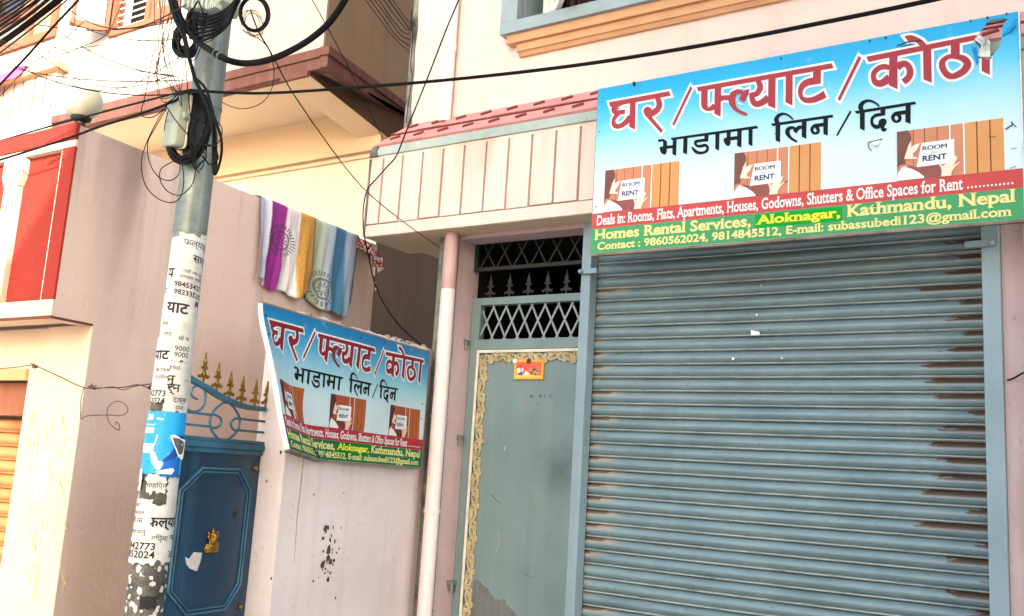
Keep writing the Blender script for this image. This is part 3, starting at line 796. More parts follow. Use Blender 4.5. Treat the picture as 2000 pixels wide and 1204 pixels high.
for (a, b), (c, d), wd in zip(st[:-1], st[1:], (.009,.009,.008,.006,.004)):
    p, q = at_side(a, b, 0)+SN*.0012, at_side(c, d, 0)+SN*.0012
    mb.add([p-SD*wd/2, p+SD*wd/2, q+SD*wd/2.2, q-SD*wd/2.2], [(0,1,2,3)])
mb.build('rust_run', surf('rust_run_stain', '#b08a5c', '#c8a888', blotch=0.9, scale=18, bump=0.1, seed=81), bw)

# ================================================================== mauve side wall + red fronted house on the left
OFF = 0.72
lh = thing('corner_house', 'low house with a red front panel and a long mauve-brown side wall', 'building', (-5.2, 3.0, 0))
yF, yL, yE = 2.575, 2.82, 5.235
zE, zF, zS = 3.205, 3.160, 2.200
mb = MB()
mb.prism([(yF+.06, zS), (yL, zS), (yL, 0), (yE, 0), (yE, zE), (yF+.06, zF+.001)], lambda a, b, t_: side_point(a, OFF, b)-Vector((t_,0,0)), 0.0, 0.14)
sw = mb.build('side_wall', M['mauve'], lh)
mb = MB(); mb.prism([(yF+.012, zS), (yF+.0595, zS), (yF+.0595, zF), (yF+.012, zF)], lambda a, b, t_: side_point(a, OFF, b)-Vector((t_,0,0)), 0.0, 0.03)
mb.build('wall_edge', M['mauve'], sw)
xr = side_point(yF, OFF, 0).x          # right edge of the front
LX = -9.5
mb = MB()
MB().box(LX, xr-.03, yF+.03, yF+.18, 2.285, 3.07).build('red_panel', M['red_paint'], lh)
mb.box(LX, xr-.001, yF-.002, yF+.0115, 2.205, 2.285); mb.box(LX, xr-.04, yF+.0116, yF+.18, 2.205, 2.285)
mb.build('white_ledge', M['cream_band'], lh, bevel=0.004)
mb = MB(); mb.box(xr-.105, xr-.001, yF+.000, yF+.0115, 2.286, 3.048); mb.box(xr-.105, xr-.03, yF+.0116, yF+.029, 2.286, 3.048); mb.build('red_edge_strip', M['red_paint'], lh)
mb = MB(); mb.box(xr-.128, xr-.106, yF+.010, yF+.029, 2.286, 3.048); mb.build('cream_fillet', M['white_trim'], lh)
mb = MB(); mb.box(LX, xr+.001, yF-.012, yF+.0115, 3.085, 3.172); mb.box(LX, xr-.04, yF+.0116, yF+.18, 3.085, 3.172); mb.build('red_coping', M['red_paint'], lh, bevel=0.006)
mb = MB(); mb.box(LX, xr-.001, yF-.004, yF+.0115, 3.049, 3.084); mb.box(LX, xr-.04, yF+.0116, yF+.18, 3.049, 3.084); mb.build('cream_fillet', M['cream_band'], lh, bevel=0.004)
px_c = at(32, 325, yF)
mb = MB()
mb.box(px_c.x-.10, px_c.x+.075, yF-.012, yF+.03, 2.95, 3.048); mb.hexa([(px_c.x-.075,yF-.008,2.90),(px_c.x+.05,yF-.008,2.90),(px_c.x+.05,yF+.03,2.90),(px_c.x-.075,yF+.03,2.90)],[(px_c.x-.10,yF-.012,2.95),(px_c.x+.075,yF-.012,2.95),(px_c.x+.075,yF+.03,2.95),(px_c.x-.10,yF+.03,2.95)])
mb.box(px_c.x-.075, px_c.x+.045, yF-.006, yF+.03, 2.286, 2.90)
mb.build('cream_pilaster', M['cream_wall'], lh, bevel=0.004)
mb = MB(); mb.box(LX, xr-.14, yF+.181, yL, 2.215, 2.30)
mb.build('soffit', M['cream_soffit'], lh)
mb = MB(); mb.box(LX, xr-.001, yF-.001, yF+.012, 2.193, 2.2045)
for k in range(1): mb.hexa([side_point(yF+.012,OFF,2.193,-.012), side_point(yF+.012,OFF,2.193,.001), side_point(yL,OFF,2.193,.001), side_point(yL,OFF,2.193,-.012)], [side_point(yF+.012,OFF,2.2045,-.012), side_point(yF+.012,OFF,2.2045,.001), side_point(yL,OFF,2.2045,.001), side_point(yL,OFF,2.2045,-.012)])
mb.build('red_drip_edge', M['dark_red_steel'], lh)
xl = side_point(yL, OFF, 0).x
xs = at(41, 780, yL).x
mb = MB()
mb.box(xs, xl-.135, yL+.022, yL+.3, 0, 2.2); mb.box(xs+.16, xl-.004, yL-.004, yL+.021, 0, 2.2)
mb.box(LX, xs, yL+.022, yL+.3, 1.93, 2.2)
mb.build('cream_pillar', M['cream_wall'], lh, bevel=0.004)
mb = MB(); mb.box(LX, xs, yL+.002, yL+.021, 1.925, 1.985); mb.build('lintel_band', M['moulding'], lh)
MB().hexa([(LX,yL+.32,0), side_point(yL+.32,OFF,0,-.15), side_point(5.2,OFF,0,-.15), (LX,5.2,0)], [(LX,yL+.32,3.04), side_point(yL+.32,OFF,3.04,-.15), side_point(5.2,OFF,3.04,-.15), (LX,5.2,3.04)]).build('inner_walls', M['cream_wall'], lh)
# glue marks and a pale paper patch on the pillar
mb = MB(); random.seed(14)
for k in range(60):
    x0_, y0_ = random.uniform(55, 128), random.uniform(790, 1150)
    if random.random() < .5: x0_ = random.choice((random.uniform(55,75), random.uniform(112,130)))
    pts = [at(x0_, y0_, yL-.0055)]
    dx, dy = random.uniform(-.25,.25), random.choice((1,1,-1))
    for j in range(random.randint(1,6)):
        x0_ += dx*9+random.uniform(-3,3); y0_ += dy*8
        pts.append(at(min(x0_,142), y0_, yL-.0055))
    mb.tube(pts, [random.uniform(.0004,.0016) for _ in pts], 5)
    if random.random() < .8:
        blob(mb, pts[0], (1,0,0), (0,0,1.3), random.uniform(.002,.006), 8, .0006)
mb.build('glue_marks', surf('brown_glue_marks', '#cc9f70', '#b48452', blotch=0.8, scale=40, bump=0.2, seed=82), lh)
cs = [at(a, b, yL-.006) for a, b in ((74,882),(97,880),(90,960),(80,981),(56,980),(62,930))]
o = MB().prism([(c.x, c.z) for c in cs], lambda a, b, t_: (a, t_, b), yL-.0046, yL-.0062).build('paper_patch', M['paper'])
tag(rebase(o), 'faded white paper patch pasted on the cream pillar', 'paper')
ls = thing('roller_shutter', 'sunlit orange roller shutter at the far left edge', 'roller shutter', (xs-1, yL+.2, 0))
random.seed(31)
mb = MB(); slat_curtain(mb, LX, xs-.002, 0.0, 1.72, .075, yL+.15, 1.2, 10)
mb.build('slat_curtain', M['orange_slat'], ls, smooth=True, recalc=False)
MB().box(LX, xs-.002, yL+.09, yL+.2, 1.74, 1.92).build('roller_box', M['wood_frame'], ls, bevel=.004)

# globe lamp on the roof corner
gp = at(158, 232, yF+.075)
gl = thing('globe_lamp', 'round milky globe lamp with a black collar on the roof corner', 'lamp', (gp.x, yF+.075, 3.17))
MB().lathe([(.040,0),(.040,.010),(.026,.016),(.024,.042),(.030,.048),(.046,.052),(.052,.066),(.050,.070),(.040,.074)], (gp.x, yF+.075, 3.172), 24).build('collar', M['black_plastic'], gl, smooth=True)
gs = MB(); gs.sphere((gp.x, yF+.075, 3.172+.058+.092), .096, 18, (1,1,.96)); gs.build('globe', M['globe'], gl, smooth=True)

# ================================================================== house behind
YH = 5.6
hs = thing('rear_house', 'tall pale house with a brown cornice and peach lower wall behind the boundary walls', 'building', (-8.0, 7.0, 0))
C0 = at(644, 88, YH); C1 = at(642.5, 106, YH); C2 = at(641, 128, YH)
zt, zm, zb = C0.z, C1.z, C2.z
XC = C0.x
ang2 = R(9.0)
HD = Vector((-math.sin(ang2), math.cos(ang2), 0))
HN = Vector((math.cos(ang2), math.sin(ang2), 0))
def hp(y, out, z):                # along the right side of the house
    p = Vector((XC, YH, 0))+HD*((y-YH)/HD.y)+HN*out
    return Vector((p.x, p.y, z))
HX = -16.0
YW, YB = YH+.07, YH+1.05
mb = MB()
def side_box(mb, y0, y1, o0, o1, z0, z1):
    mb.hexa([hp(y0,o0,z0), hp(y0,o1,z0), hp(y1,o1,z0), hp(y1,o0,z0)], [hp(y0,o0,z1), hp(y0,o1,z1), hp(y1,o1,z1), hp(y1,o0,z1)])
xw = at(640, 0, YW).x
# upper front wall, pieces around the casement window
W1x0, W1x1 = at(215, 70, YW).x, at(352, 35, YW).x
W1z = at(226, 72, YW).z
W2x1 = at(112, 60, YW).x; W2x0 = HX+.5
W2z = at(60, 90, YW).z
mb.box(HX, xw, YW, YW+.02, zt-.02, min(W1z, W2z)); (mb.box(HX, W1x0-.001, YW, YW+.02, W1z, W2z) if W2z > W1z else mb.box(W1x0, W1x1, YW, YW+.02, W2z, W1z))
mb.box(W1x1, xw, YW, YW+.02, min(W1z,W2z), 11); mb.box(W2x1, W1x0-.002, YW, YW+.02, max(W1z,W2z), 11)
if W2z < W1z: mb.box(W2x1, W1x0-.002, YW, YW+.02, W2z, W1z); mb.box(W1x0, W1x1, YW, YW+.02, W1z+1.5, 11)
mb.box(HX, W2x1, YW, YW+.02, W2z+1.6, 11)
mb.build('upper_wall', M['house_white'], hs)
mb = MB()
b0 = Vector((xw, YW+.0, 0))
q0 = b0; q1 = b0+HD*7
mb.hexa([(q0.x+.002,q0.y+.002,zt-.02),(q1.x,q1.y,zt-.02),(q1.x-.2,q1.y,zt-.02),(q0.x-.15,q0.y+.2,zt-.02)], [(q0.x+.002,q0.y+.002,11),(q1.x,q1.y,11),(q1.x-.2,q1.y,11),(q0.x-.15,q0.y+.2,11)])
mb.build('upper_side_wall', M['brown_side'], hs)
mb = MB()       # two-step brown cornice, front and right side
mb.box(HX, XC-.03, YH, YH+.12, zm, zt); side_box(mb, YH-.0015, YH+6.5, -.10, 0, zm+.002, zt-.002)
mb.box(HX, XC-.045, YH+.018, YH+.12, zb, zm-.001); side_box(mb, YH+.0165, YH+6.5, -.10, -.018, zb+.002, zm+.001)
cor = mb.build('cornice', M['cornice'], hs, bevel=0.006)
mb = MB()
mb.hexa([(HX,YH+.121,zb+.03),hp(YH+.121,-.102,zb+.03),hp(YB+1.5,-.102,zb+.03),(HX,YB+1.5,zb+.03)], [(HX,YH+.121,zb+.12),hp(YH+.121,-.102,zb+.12),hp(YB+1.5,-.102,zb+.12),(HX,YB+1.5,zb+.12)])
mb.hexa([hp(YB+1.49,-1,zb+.03),hp(YB+1.49,-.102,zb+.03),hp(YH+6.4,-.102,zb+.03),hp(YH+6.4,-1,zb+.03)], [hp(YB+1.49,-1,zb+.11),hp(YB+1.49,-.102,zb+.11),hp(YH+6.4,-.102,zb+.11),hp(YH+6.4,-1,zb+.11)])
mb.build('soffit', M['peach'], hs)
M['brown_dado'] = surf('dark_brown_beam', '#4a352c', '#3a2a22', blotch=.8, scale=3, bump=.3, seed=94)
M['mauve_soffit'] = surf('mauve_grey_soffit_paint', '#8f7d76', '#7d6c66', blotch=.7, scale=2, bump=.3, seed=95)
# cantilever beam
nb0, nb1, nbz = at(550, 158, YH+.01), at(601, 143, YH+.01), at(575, 153, YH+.01).z
mb = MB()
bx0, bx1 = nb0.x, nb1.x
BD = Vector(((at(757,279,YB).x-at(602,144,YH).x)/(YB-YH), 1, 0))
def bp(x, y, z): return Vector((x+BD.x*(y-YH), y, z))
nbk = at(745, 279, YB).z-.02
mb.hexa([bp(bx0,YH+.02,nbz),bp(bx1,YH+.02,nbz),bp(bx1,YB+.3,nbk),bp(bx0,YB+.3,nbk)], [bp(bx0,YH+.02,zb+.04),bp(bx1,YH+.02,zb+.04),bp(bx1,YB+.3,zb+.04),bp(bx0,YB+.3,zb+.04)])
mb.build('beam', M['cream_soffit'], hs)
mb = MB(); mb.hexa([bp(bx1+.001,YH+.031,nbz+.004),bp(bx1+.006,YH+.031,nbz+.004),bp(bx1+.006,YB+.3,nbk+.004),bp(bx1+.001,YB+.3,nbk+.004)], [bp(bx1+.001,YH+.031,zb+.028),bp(bx1+.006,YH+.031,zb+.028),bp(bx1+.006,YB+.3,zb+.028),bp(bx1+.001,YB+.3,zb+.028)])
mb.build('brown_beam_side', M['brown_dado'], hs)  # thin dark brown slab over the right side of the beam
mb = MB(); mb.hexa([bp(bx1+.0065,YH+.122,zb+.022),hp(YH+.122,-.104,zb+.022),hp(YB+1.4,-.104,zb+.022),bp(bx1+.0065,YB+1.4,zb+.022)], [bp(bx1+.0065,YH+.122,zb+.029),hp(YH+.122,-.104,zb+.029),hp(YB+1.4,-.104,zb+.029),bp(bx1+.0065,YB+1.4,zb+.029)])
mb.build('side_soffit', M['mauve_soffit'], hs)
mb = MB(); mb.hexa([(bx0-.005,YH-.004,nbz-.012),(bx1+.005,YH-.004,nbz-.012),(bx1+.005,YH+.03,nbz-.012),(bx0-.005,YH+.03,nbz-.012)], [(bx0-.005,YH-.004,zb+.004),(bx1+.005,YH-.004,zb+.004),(bx1+.005,YH+.03,zb+.004),(bx0-.005,YH+.03,zb+.004)])
mb.build('beam_end', M['cornice'], hs, bevel=.005)
# lower wall set back under the soffit, with a drop beam at its head
LXr = at(735, 465, YB).x
mb = MB(); mb.box(HX, LXr, YB, YB+.015, 0, zb+.05); mb.build('lower_wall', M['peach'], hs)
dbz = at(560, 322, YB-.05).z
mb = MB(); mb.box(HX, LXr-.005, YB-.06, YB-.001, dbz, zb+.029); mb.build('drop_beam', M['peach_beam'], hs)
mb = MB(); mb.box(HX, LXr+.01, YB-.025, YB-.001, dbz-.055, dbz-.045); mb.build('wall_line', M['peach_beam'], hs)
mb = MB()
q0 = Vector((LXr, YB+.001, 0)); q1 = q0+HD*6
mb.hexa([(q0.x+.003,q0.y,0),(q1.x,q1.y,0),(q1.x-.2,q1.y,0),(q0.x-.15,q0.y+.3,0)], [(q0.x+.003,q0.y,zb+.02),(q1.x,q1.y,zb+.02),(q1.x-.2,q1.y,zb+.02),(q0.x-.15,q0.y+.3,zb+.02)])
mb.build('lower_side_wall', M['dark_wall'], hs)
mb = MB(); c = at(560, 418, YB); mb.box(c.x-.07, c.x+.05, YB-.05, YB+.01, c.z-.25, c.z+.02); mb.build('vent_frame', M['wood_frame'], hs)

# windows of the house: one with its leaf open, one half hidden behind the cables
w1 = thing('house_window', 'wooden casement window with its left leaf standing open, beside the utility pole', 'window', ((W1x0+W1x1)/2, YW, W1z))
mb = MB()
mb.box(W1x0, W1x1, YW-.03, YW+.10, W1z, W1z+.07); mb.box(W1x0, W1x0+.06, YW-.03, YW+.10, W1z+.07, W1z+1.4)
xm = W1x0+(W1x1-W1x0)*.52
mb.box(xm, xm+.07, YW-.03, YW+.10, W1z+.07, W1z+1.4); mb.box(W1x1-.07, W1x1, YW-.03, YW+.10, W1z+.07, W1z+1.4)
mb.build('frame', M['wood_frame'], w1, bevel=.004)
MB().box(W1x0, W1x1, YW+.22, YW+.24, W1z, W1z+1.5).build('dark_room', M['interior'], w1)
mb = MB()
for k in range(9):
    z = W1z+.11+k*.075
    mb.bar((W1x0+.05, YW+.03, z), (xm, YW+.03, z+.0), .012, .014)
mb.build('bars', M['white_trim'], w1)
mb = MB()
hq = Vector((W1x0+.03, YW-.03, W1z+.05)); hd = Vector((-.30, -.42, 0)).normalized()
hq2 = hq
for (a0, z0, a1, z1) in ((0,.03,.40,.03),(.03,0,.03,1.3),(.37,0,.37,1.3)):
    mb.bar(hq2+hd*a0+Vector((0,0,z0)), hq2+hd*a1+Vector((0,0,z1)), .035, .075, up=hd.cross(Vector((0,0,1))) if a0 == a1 else (0,0,1))
so = mb.build('open_sash', M['wood_frame'], w1, bevel=.003)
p0, p1 = hq2+hd*.07, hq2+hd*.33; e = HN*.004
MB().hexa([p0+Vector((0,0,.07)), p1+Vector((0,0,.07)), p1+e+Vector((0,0,.07)), p0+e+Vector((0,0,.07))], [p0+Vector((0,0,1.25)), p1+Vector((0,0,1.25)), p1+e+Vector((0,0,1.25)), p0+e+Vector((0,0,1.25))]).build('pane', M['window_white'], so)
mb = MB()
mb.box(xm+.075, W1x1-.075, YW-.01, YW+.02, W1z+.075, W1z+.17); mb.box(xm+.075, xm+.15, YW-.01, YW+.02, W1z+.17, W1z+1.4); mb.box(W1x1-.15, W1x1-.075, YW-.01, YW+.02, W1z+.17, W1z+1.4)
s2 = mb.build('closed_sash', M['wood_frame'], w1, bevel=.003)
MB().box(xm+.15, W1x1-.15, YW+.002, YW+.008, W1z+.17, W1z+1.4).build('pane', M['glass_dark'], s2)

w2 = thing('house_window', 'brown wooden window behind the cable bundle at the top left', 'window', (W2x1-1.0, YW, W2z))
mb = MB()
mb.box(W2x0, W2x1, YW-.04, YW+.10, W2z, W2z+.10); mb.box(W2x1-.11, W2x1, YW-.04, YW+.10, W2z+.10, W2z+1.55)
mb.box(W2x1-.62, W2x1-.50, YW-.04, YW+.10, W2z+.10, W2z+1.55); mb.box(W2x0, W2x1, YW-.04, YW+.1, W2z+1.5, W2z+1.6)
mb.box(W2x1-1.45, W2x1-1.33, YW-.04, YW+.10, W2z+.10, W2z+1.5)
mb.box(W2x0, W2x1-.62, YW-.03, YW+.1, W2z+.40, W2z+.52)
mb.build('frame', M['wood_frame'], w2, bevel=.004)
mb = MB(); mb.box(W2x1-.50, W2x1-.11, YW, YW+.01, W2z+.10, W2z+1.5); mb.box(W2x0, W2x1-.62, YW+.01, YW+.02, W2z+.1, W2z+1.5); mb.build('pane', M['glass_dark'], w2)
mb = MB(); mb.box(W2x1-1.32, W2x1-.64, YW-.30, YW-.25, W2z+.50, W2z+.58); mb.hexa([(W2x1-1.3,YW-.29,W2z+.58),(W2x1-.66,YW-.29,W2z+.58),(W2x1-.66,YW-.25,W2z+.58),(W2x1-1.3,YW-.25,W2z+.58)],[(W2x1-1.3,YW-.05,W2z+1.5),(W2x1-.66,YW-.05,W2z+1.5),(W2x1-.66,YW-.01,W2z+1.5),(W2x1-1.3,YW-.01,W2z+1.5)])
mb.build('hopper_sash', M['wood_frame'], w2, bevel=.003)

# projecting parapet with a tan coping below that window
pa = at(112, 118, YW-.16)
PZ = pa.z
mb = MB(); mb.box(HX, pa.x, YW-.16, YW-.001, PZ-.07, PZ+.02); mb.build('parapet_coping', M['moulding'], hs, bevel=.008)
mb = MB(); mb.box(HX, pa.x-.10, YW-.08, YW-.001, PZ-.85, PZ-.071)
zp = at(100, 205, YW-.08).z
mb.build('parapet', M['house_white'], hs)
mb = MB()
for k, (xa, ya) in enumerate(((10,163),(30,157),(50,137),(73,130),(95,122))):
    pp = at(xa, ya, YW-.083); pq = at(xa-7, ya+ (92 if k < 2 else 82), YW-.083)
    mb.box(pp.x-.011, pp.x+.011, YW-.0835, YW-.0795, pq.z, PZ-.072)
for k in range(7):
    pp = at(15+k*14, 232-k*4.2, YW-.083); pq = at(8+k*14, 258-k*4, YW-.083)
    mb.box(pp.x-.007, pp.x+.007, YW-.0835, YW-.0795, zb+.35, zp-.02)
mb.build('parapet_grooves', M['wood_frame'], hs)
# pink cloth over the parapet
cs = [(0,118),(20,112),(50,108),(46,125),(40,140),(36,152),(25,158),(12,166),(0,172)]
qs = [at(a, b, YW-.20) for a, b in cs]
mb = MB()
xa, xb = at(-80,118,YW-.2).x, at(50,108,YW-.2).x
nx, nz = 30, 14
vs = []; fs = []
for j in range(nz+1):
    for i in range(nx+1):
        s_ = i/nx; t_ = j/nz
        x_ = xa+(xb-xa)*s_-.10*t_*s_
        z_ = PZ+.045 - t_*(.30-.16*s_)+.02*math.sin(s_*9)
        y_ = YW-.185-.02*math.sin(s_*22+t_*3)-.03*t_
        if j == 0: y_ = YW-.05; z_ = PZ+.05
        vs.append((x_, y_, z_))
for j in range(nz):
    for i in range(nx):
        a = j*(nx+1)+i; fs.append((a, a+1, a+nx+2, a+nx+1))
mb.add(vs, fs)
o = mb.build('drying_cloth', M['pink_cloth'], smooth=True)
sm = o.modifiers.new('thick', 'SOLIDIFY'); sm.thickness = .003
tag(rebase(o), 'bright pink cloth hung over the parapet at the top left', 'cloth')

# ================================================================== unseen house behind the camera, added and shaped to shade the shop
ob = thing('opposite_building', 'plain pale unseen building across the street, added to shade the shop', 'building', (6, -8, 0))
mb = MB(); mb.prism([(2.2,-4.41),(14,-4.41),(14,-9.0),(6.0,-9.0)], lambda a, b, t_: (a, b, t_), 0, 20.5)
# street front, left outline slanted and stepped to shape the shadow edge
mb.prism([(0.32,0),(14,0),(14,20.5),(0.18,20.5),(0.18,8.2),(0.74,8.2),(0.74,6.5),(-0.10,5.50),(0.32,5.30)], lambda a, b, t_: (a, t_, b), -4.4, -4.2)
mb.build('walls', M['opposite'], ob)
mb = MB()
for i in range(6):
    for j in range(5):
        mb.box(1.6+i*2.0, 2.7+i*2.0, -4.23, -4.19, 1.4+j*3.3, 2.8+j*3.3)
mb.build('windows', M['glass_dark'], ob)

# ================================================================== blue gate
GO = 0.16
def gpnt(px_, py_): return at_side(px_, py_, GO)
gt = thing('metal_gate', 'blue enamelled metal gate with gold spearheads and a gold deity emblem', 'gate', side_point(3.2, GO, 0))
gz_t = gpnt(430, 868).z               # top of the leaf
y0g = gpnt(300, 900).y; y1g = yA+.015
def gq(y, out, z): return side_point(y, GO, z, out)
def gbox(mb, y0, y1, o0, o1, z0, z1):
    mb.hexa([gq(y0,o0,z0), gq(y0,o1,z0), gq(y1,o1,z0), gq(y1,o0,z0)], [gq(y0,o0,z1), gq(y0,o1,z1), gq(y1,o1,z1), gq(y1,o0,z1)])
mb = MB(); gbox(mb, y0g+.03, y1g, -.02, 0, .04, gz_t-.02); mb.build('leaf', M['gate_blue'], gt)
mb = MB()
gbox(mb, y0g+.03, y1g, -.03, .022, gz_t-.02, gz_t+.010); gbox(mb, y0g+.03, y1g, -.03, .012, gz_t-.045, gz_t-.0205)
gbox(mb, y0g+.03, y1g, -.03, .016, gz_t+.0105, gz_t+.03)
mb.build('top_rail', M['gate_light'], gt, bevel=.003)
# octagonal moulding
def octo(py_list, w_, o1, o0=0.0005):
    mb = MB()
    P = [gpnt(a, b) for a, b in py_list]
    ys = [p.y for p in P]; zs = [p.z for p in P]
    pts = [gq(y, .010, z) for y, z in zip(ys, zs)]
    return pts
ca = [(347,960),(392,914),(464,918),(489,957),(467,1135),(441,1190),(358,1203),(329,1165)]
yc = [gpnt(a, b) for a, b in ca]
yl = (yc[0].y+yc[7].y)/2; yr = (yc[3].y+yc[4].y)/2; ytl = (yc[1].y+yc[6].y)/2+.01; ytr = (yc[2].y+yc[5].y)/2
ztp = (yc[1].z+yc[2].z)/2; zbt = yc[5].z; zcl = (yc[0].z+yc[3].z)/2; zcb = (yc[4].z+yc[7].z)/2
def oct_pts(ins):
    return [(yl+ins, zcl-ins*.4), (ytl+ins*.4, ztp-ins), (ytr-ins*.4, ztp-ins), (yr-ins, zcl-ins*.4), (yr-ins, zcb+ins*.4), (ytr-ins*.4, zbt+ins), (ytl+ins*.4, zbt+ins), (yl+ins, zcb+ins*.4)]
mb = MB()
for ins, r_ in ((0, .007), (.018, .005)):
    mb.tube([gq(y, .004, z) for y, z in oct_pts(ins)], r_, 8, closed=True)
mb.build('octagon_moulding', M['gate_light'], gt, smooth=True)
mb = MB()
for (a, b) in ((352,884),(497,915),(467,1186)):
    c = gpnt(a, b); mb.sphere(c+SN*.006, .014, 8)
mb.build('gilt_studs', M['gold'], gt, smooth=True)
# sloping top bar
tb = [(330,712),(372,740),(402,757),(430,775),(452,785),(480,795),(515,800)]
tp = [gpnt(a, b) for a, b in tb]
tp = [gq(p.y, 0, p.z) for p in tp]
sp_ = spline(tp, 6)
mb = MB()
for a, b in zip(sp_[:-1], sp_[1:]):
    up = Vector((0,0,1))
    mb.hexa([a-SN*.02-up*.012, a+SN*.016-up*.012, b+SN*.016-up*.012, b-SN*.02-up*.012], [a-SN*.02+up*.012, a+SN*.016+up*.012, b+SN*.016+up*.012, b-SN*.02+up*.012])
mb.build('top_bar', M['gate_light'], gt)
def crossbar(ya_, yb_, z_):
    mb = MB(); gbox(mb, ya_, yb_, -.006, .006, z_-.006, z_+.006); mb.build('cross_bar', M['gate_light'], gt)
for py0 in (805, 829): crossbar(y0g+.03, gpnt(413, 812).y, gpnt(362, py0).z)
crossbar(gpnt(466,820).y, y1g, gpnt(500, 822).z); crossbar(gpnt(464,840).y, y1g, gpnt(500, 844).z)
mb = MB()
def gtube(px_list, r_=.0065, closed=False, n=6):
    pts = [gpnt(a, b) for a, b in px_list]
    mb.tube(spline([gq(p.y, 0, p.z) for p in pts], n, closed), r_, 8, closed)
gtube([(411,818),(420,800),(438,787),(452,791),(464,808),(468,822),(463,842),(448,857),(432,860),(418,848),(411,833)], closed=True)
gtube([(385,780),(377,776),(373,768),(378,757),(389,754),(399,762),(401,778),(396,795),(385,804),(372,803),(360,796)])
gtube([(411,811),(421,811),(431,818),(431,829),(422,836),(411,835)])
gtube([(468,817),(458,819),(451,826),(453,836),(461,842),(466,840)])
mb.build('scrollwork', M['gate_light'], gt, smooth=True)
spk = None
for i, (a, b) in enumerate(((397,745),(423,763),(447,779),(471,788),(497,793),(519,796))):
    c = gpnt(a, b); base = gq(c.y, -.002, c.z-.004)
    if spk is None:
        mbs = MB(); finial(mbs, 0, 0, 0, 0.82, .004, SD, SN)
        mbs.sphere((0,0,.040), .0085, 6, (1,1,2.2)); mbs.sphere((0,0,.102), .0085, 6, (1,.8,2.6))
        spk = mbs.build('spearhead', M['gold'], gt, smooth=True); spk.location = base
        inv = spk.matrix_parent_inverse.copy()
    else:
        s2 = spk.copy(); COL.objects.link(s2); s2.parent = gt; s2.matrix_parent_inverse = inv; s2.location = base
mb = MB()
gbox(mb, y0g-.028, y0g+.0, -.03, .03, 0.0, gpnt(302,742).z); mb.build('post', M['dark_red_steel'], gt, bevel=.004)
# deity emblem
bm = bmesh.new()
def ball(c, r_, sc=(1,1,1)):
    mt = Matrix.Translation(c) @ Matrix.Diagonal((*[r_*k for k in sc], 1))
    bmesh.ops.create_uvsphere(bm, u_segments=14, v_segments=10, radius=1.0, matrix=mt)
def limb(pts, rs):
    sp3 = spline(pts, 5)
    for i, p in enumerate(sp3):
        f = i/(len(sp3)-1)*(len(rs)-1); k = min(int(f), len(rs)-2)
        ball(p, rs[k]+(rs[k+1]-rs[k])*(f-k))
V3 = Vector
# local axes: x right (into depth), y out of the gate, z up ; total height about 0.115
for r_, z, rx in ((.010,.006,.036),(.010,.018,.040)):
    for k in range(13):
        a = math.pi*k/12
        ball((rx*math.cos(a), .004+.014*math.sin(a), z+.004*(k % 2)), .0075, (1,1,1.4))
ball((0,.006,.028), .030, (1.15,.5,.4))
limb([(-.034,.008,.034),(-.010,.018,.030),(.010,.020,.032),(.030,.012,.036)], [.010,.011,.011,.009])
limb([(.034,.008,.040),(.016,.018,.036),(-.006,.020,.034)], [.009,.010,.008])
ball((0,.008,.056), .021, (1,.8,1.1))
ball((0,.010,.083), .0145, (1.05,.9,1.0))
ball((0,.006,.100), .009, (1,.8,1.0)); ball((0,.006,.108), .005, (1,.8,1.2))
ball((-.016,.004,.084), .009, (1,.4,1.2)); ball((.016,.004,.084), .009, (1,.4,1.2))
limb([(0,.022,.080),(-.004,.026,.066),(-.010,.025,.054),(-.014,.023,.046)], [.007,.006,.005,.004])
limb([(-.018,.006,.066),(-.030,.008,.070),(-.031,.008,.086)], [.008,.007,.006]); ball((-.031,.008,.090), .0085)
limb([(.018,.006,.066),(.030,.008,.074),(.029,.008,.088)], [.008,.007,.006]); ball((.029,.008,.093), .0075)
limb([(-.016,.010,.060),(-.026,.016,.050),(-.020,.020,.040)], [.007,.006,.005])
limb([(.016,.010,.058),(.028,.014,.050),(.034,.012,.046)], [.007,.006,.005])
me = bpy.data.meshes.new('emblem_src'); bm.to_mesh(me); bm.free()
tmp = bpy.data.objects.new('emblem_src', me); COL.objects.link(tmp)
rm = tmp.modifiers.new('r', 'REMESH'); rm.mode = 'VOXEL'; rm.voxel_size = 0.0018
dg = bpy.context.evaluated_depsgraph_get()
em = bpy.data.meshes.new_from_object(tmp.evaluated_get(dg)); em.name = 'emblem'
bpy.data.objects.remove(tmp); bpy.data.meshes.remove(me)
em.materials.clear(); em.materials.append(M['gold']); em.polygons.foreach_set("use_smooth", [True]*len(em.polygons))
c = gpnt(410, 1079); base = gq(c.y, .001, c.z)
em.transform(Matrix(((SD.x,SN.x,0,base.x),(SD.y,SN.y,0,base.y),(0,0,1,base.z),(0,0,0,1))) @ Matrix.Scale(1.02, 4))
eo = bpy.data.objects.new('emblem', em); COL.objects.link(eo); attach(eo, gt)
# torn paper on the gate
cs = [gpnt(a, b) for a, b in ((361,1088),(369,1092),(378,1079),(394,1080),(391,1096),(384,1116),(370,1111),(364,1103))]
o = MB().prism([(c.y, c.z) for c in cs], lambda a, b, t_: gq(a, t_, b), .001, .0025).build('paper_scrap', M['paper_scrap'])
tag(rebase(o), 'torn pinkish paper scrap stuck on the blue gate below the gold emblem', 'paper')
mb = MB(); random.seed(2)
c = gpnt(459, 1004); blob(mb, c+SN*.0008, SD, (0,0,1.7), .012, 10, .001, SN)
for (a, b) in ((428,1013),(446,1020),(437,1052),(480,1130),(400,970)):
    blob(mb, gpnt(a, b)+SN*.0008, SD, (0,0,1), .003, 8, .001, SN)
mb.build('rust_holes', M['black_plastic'], gt)
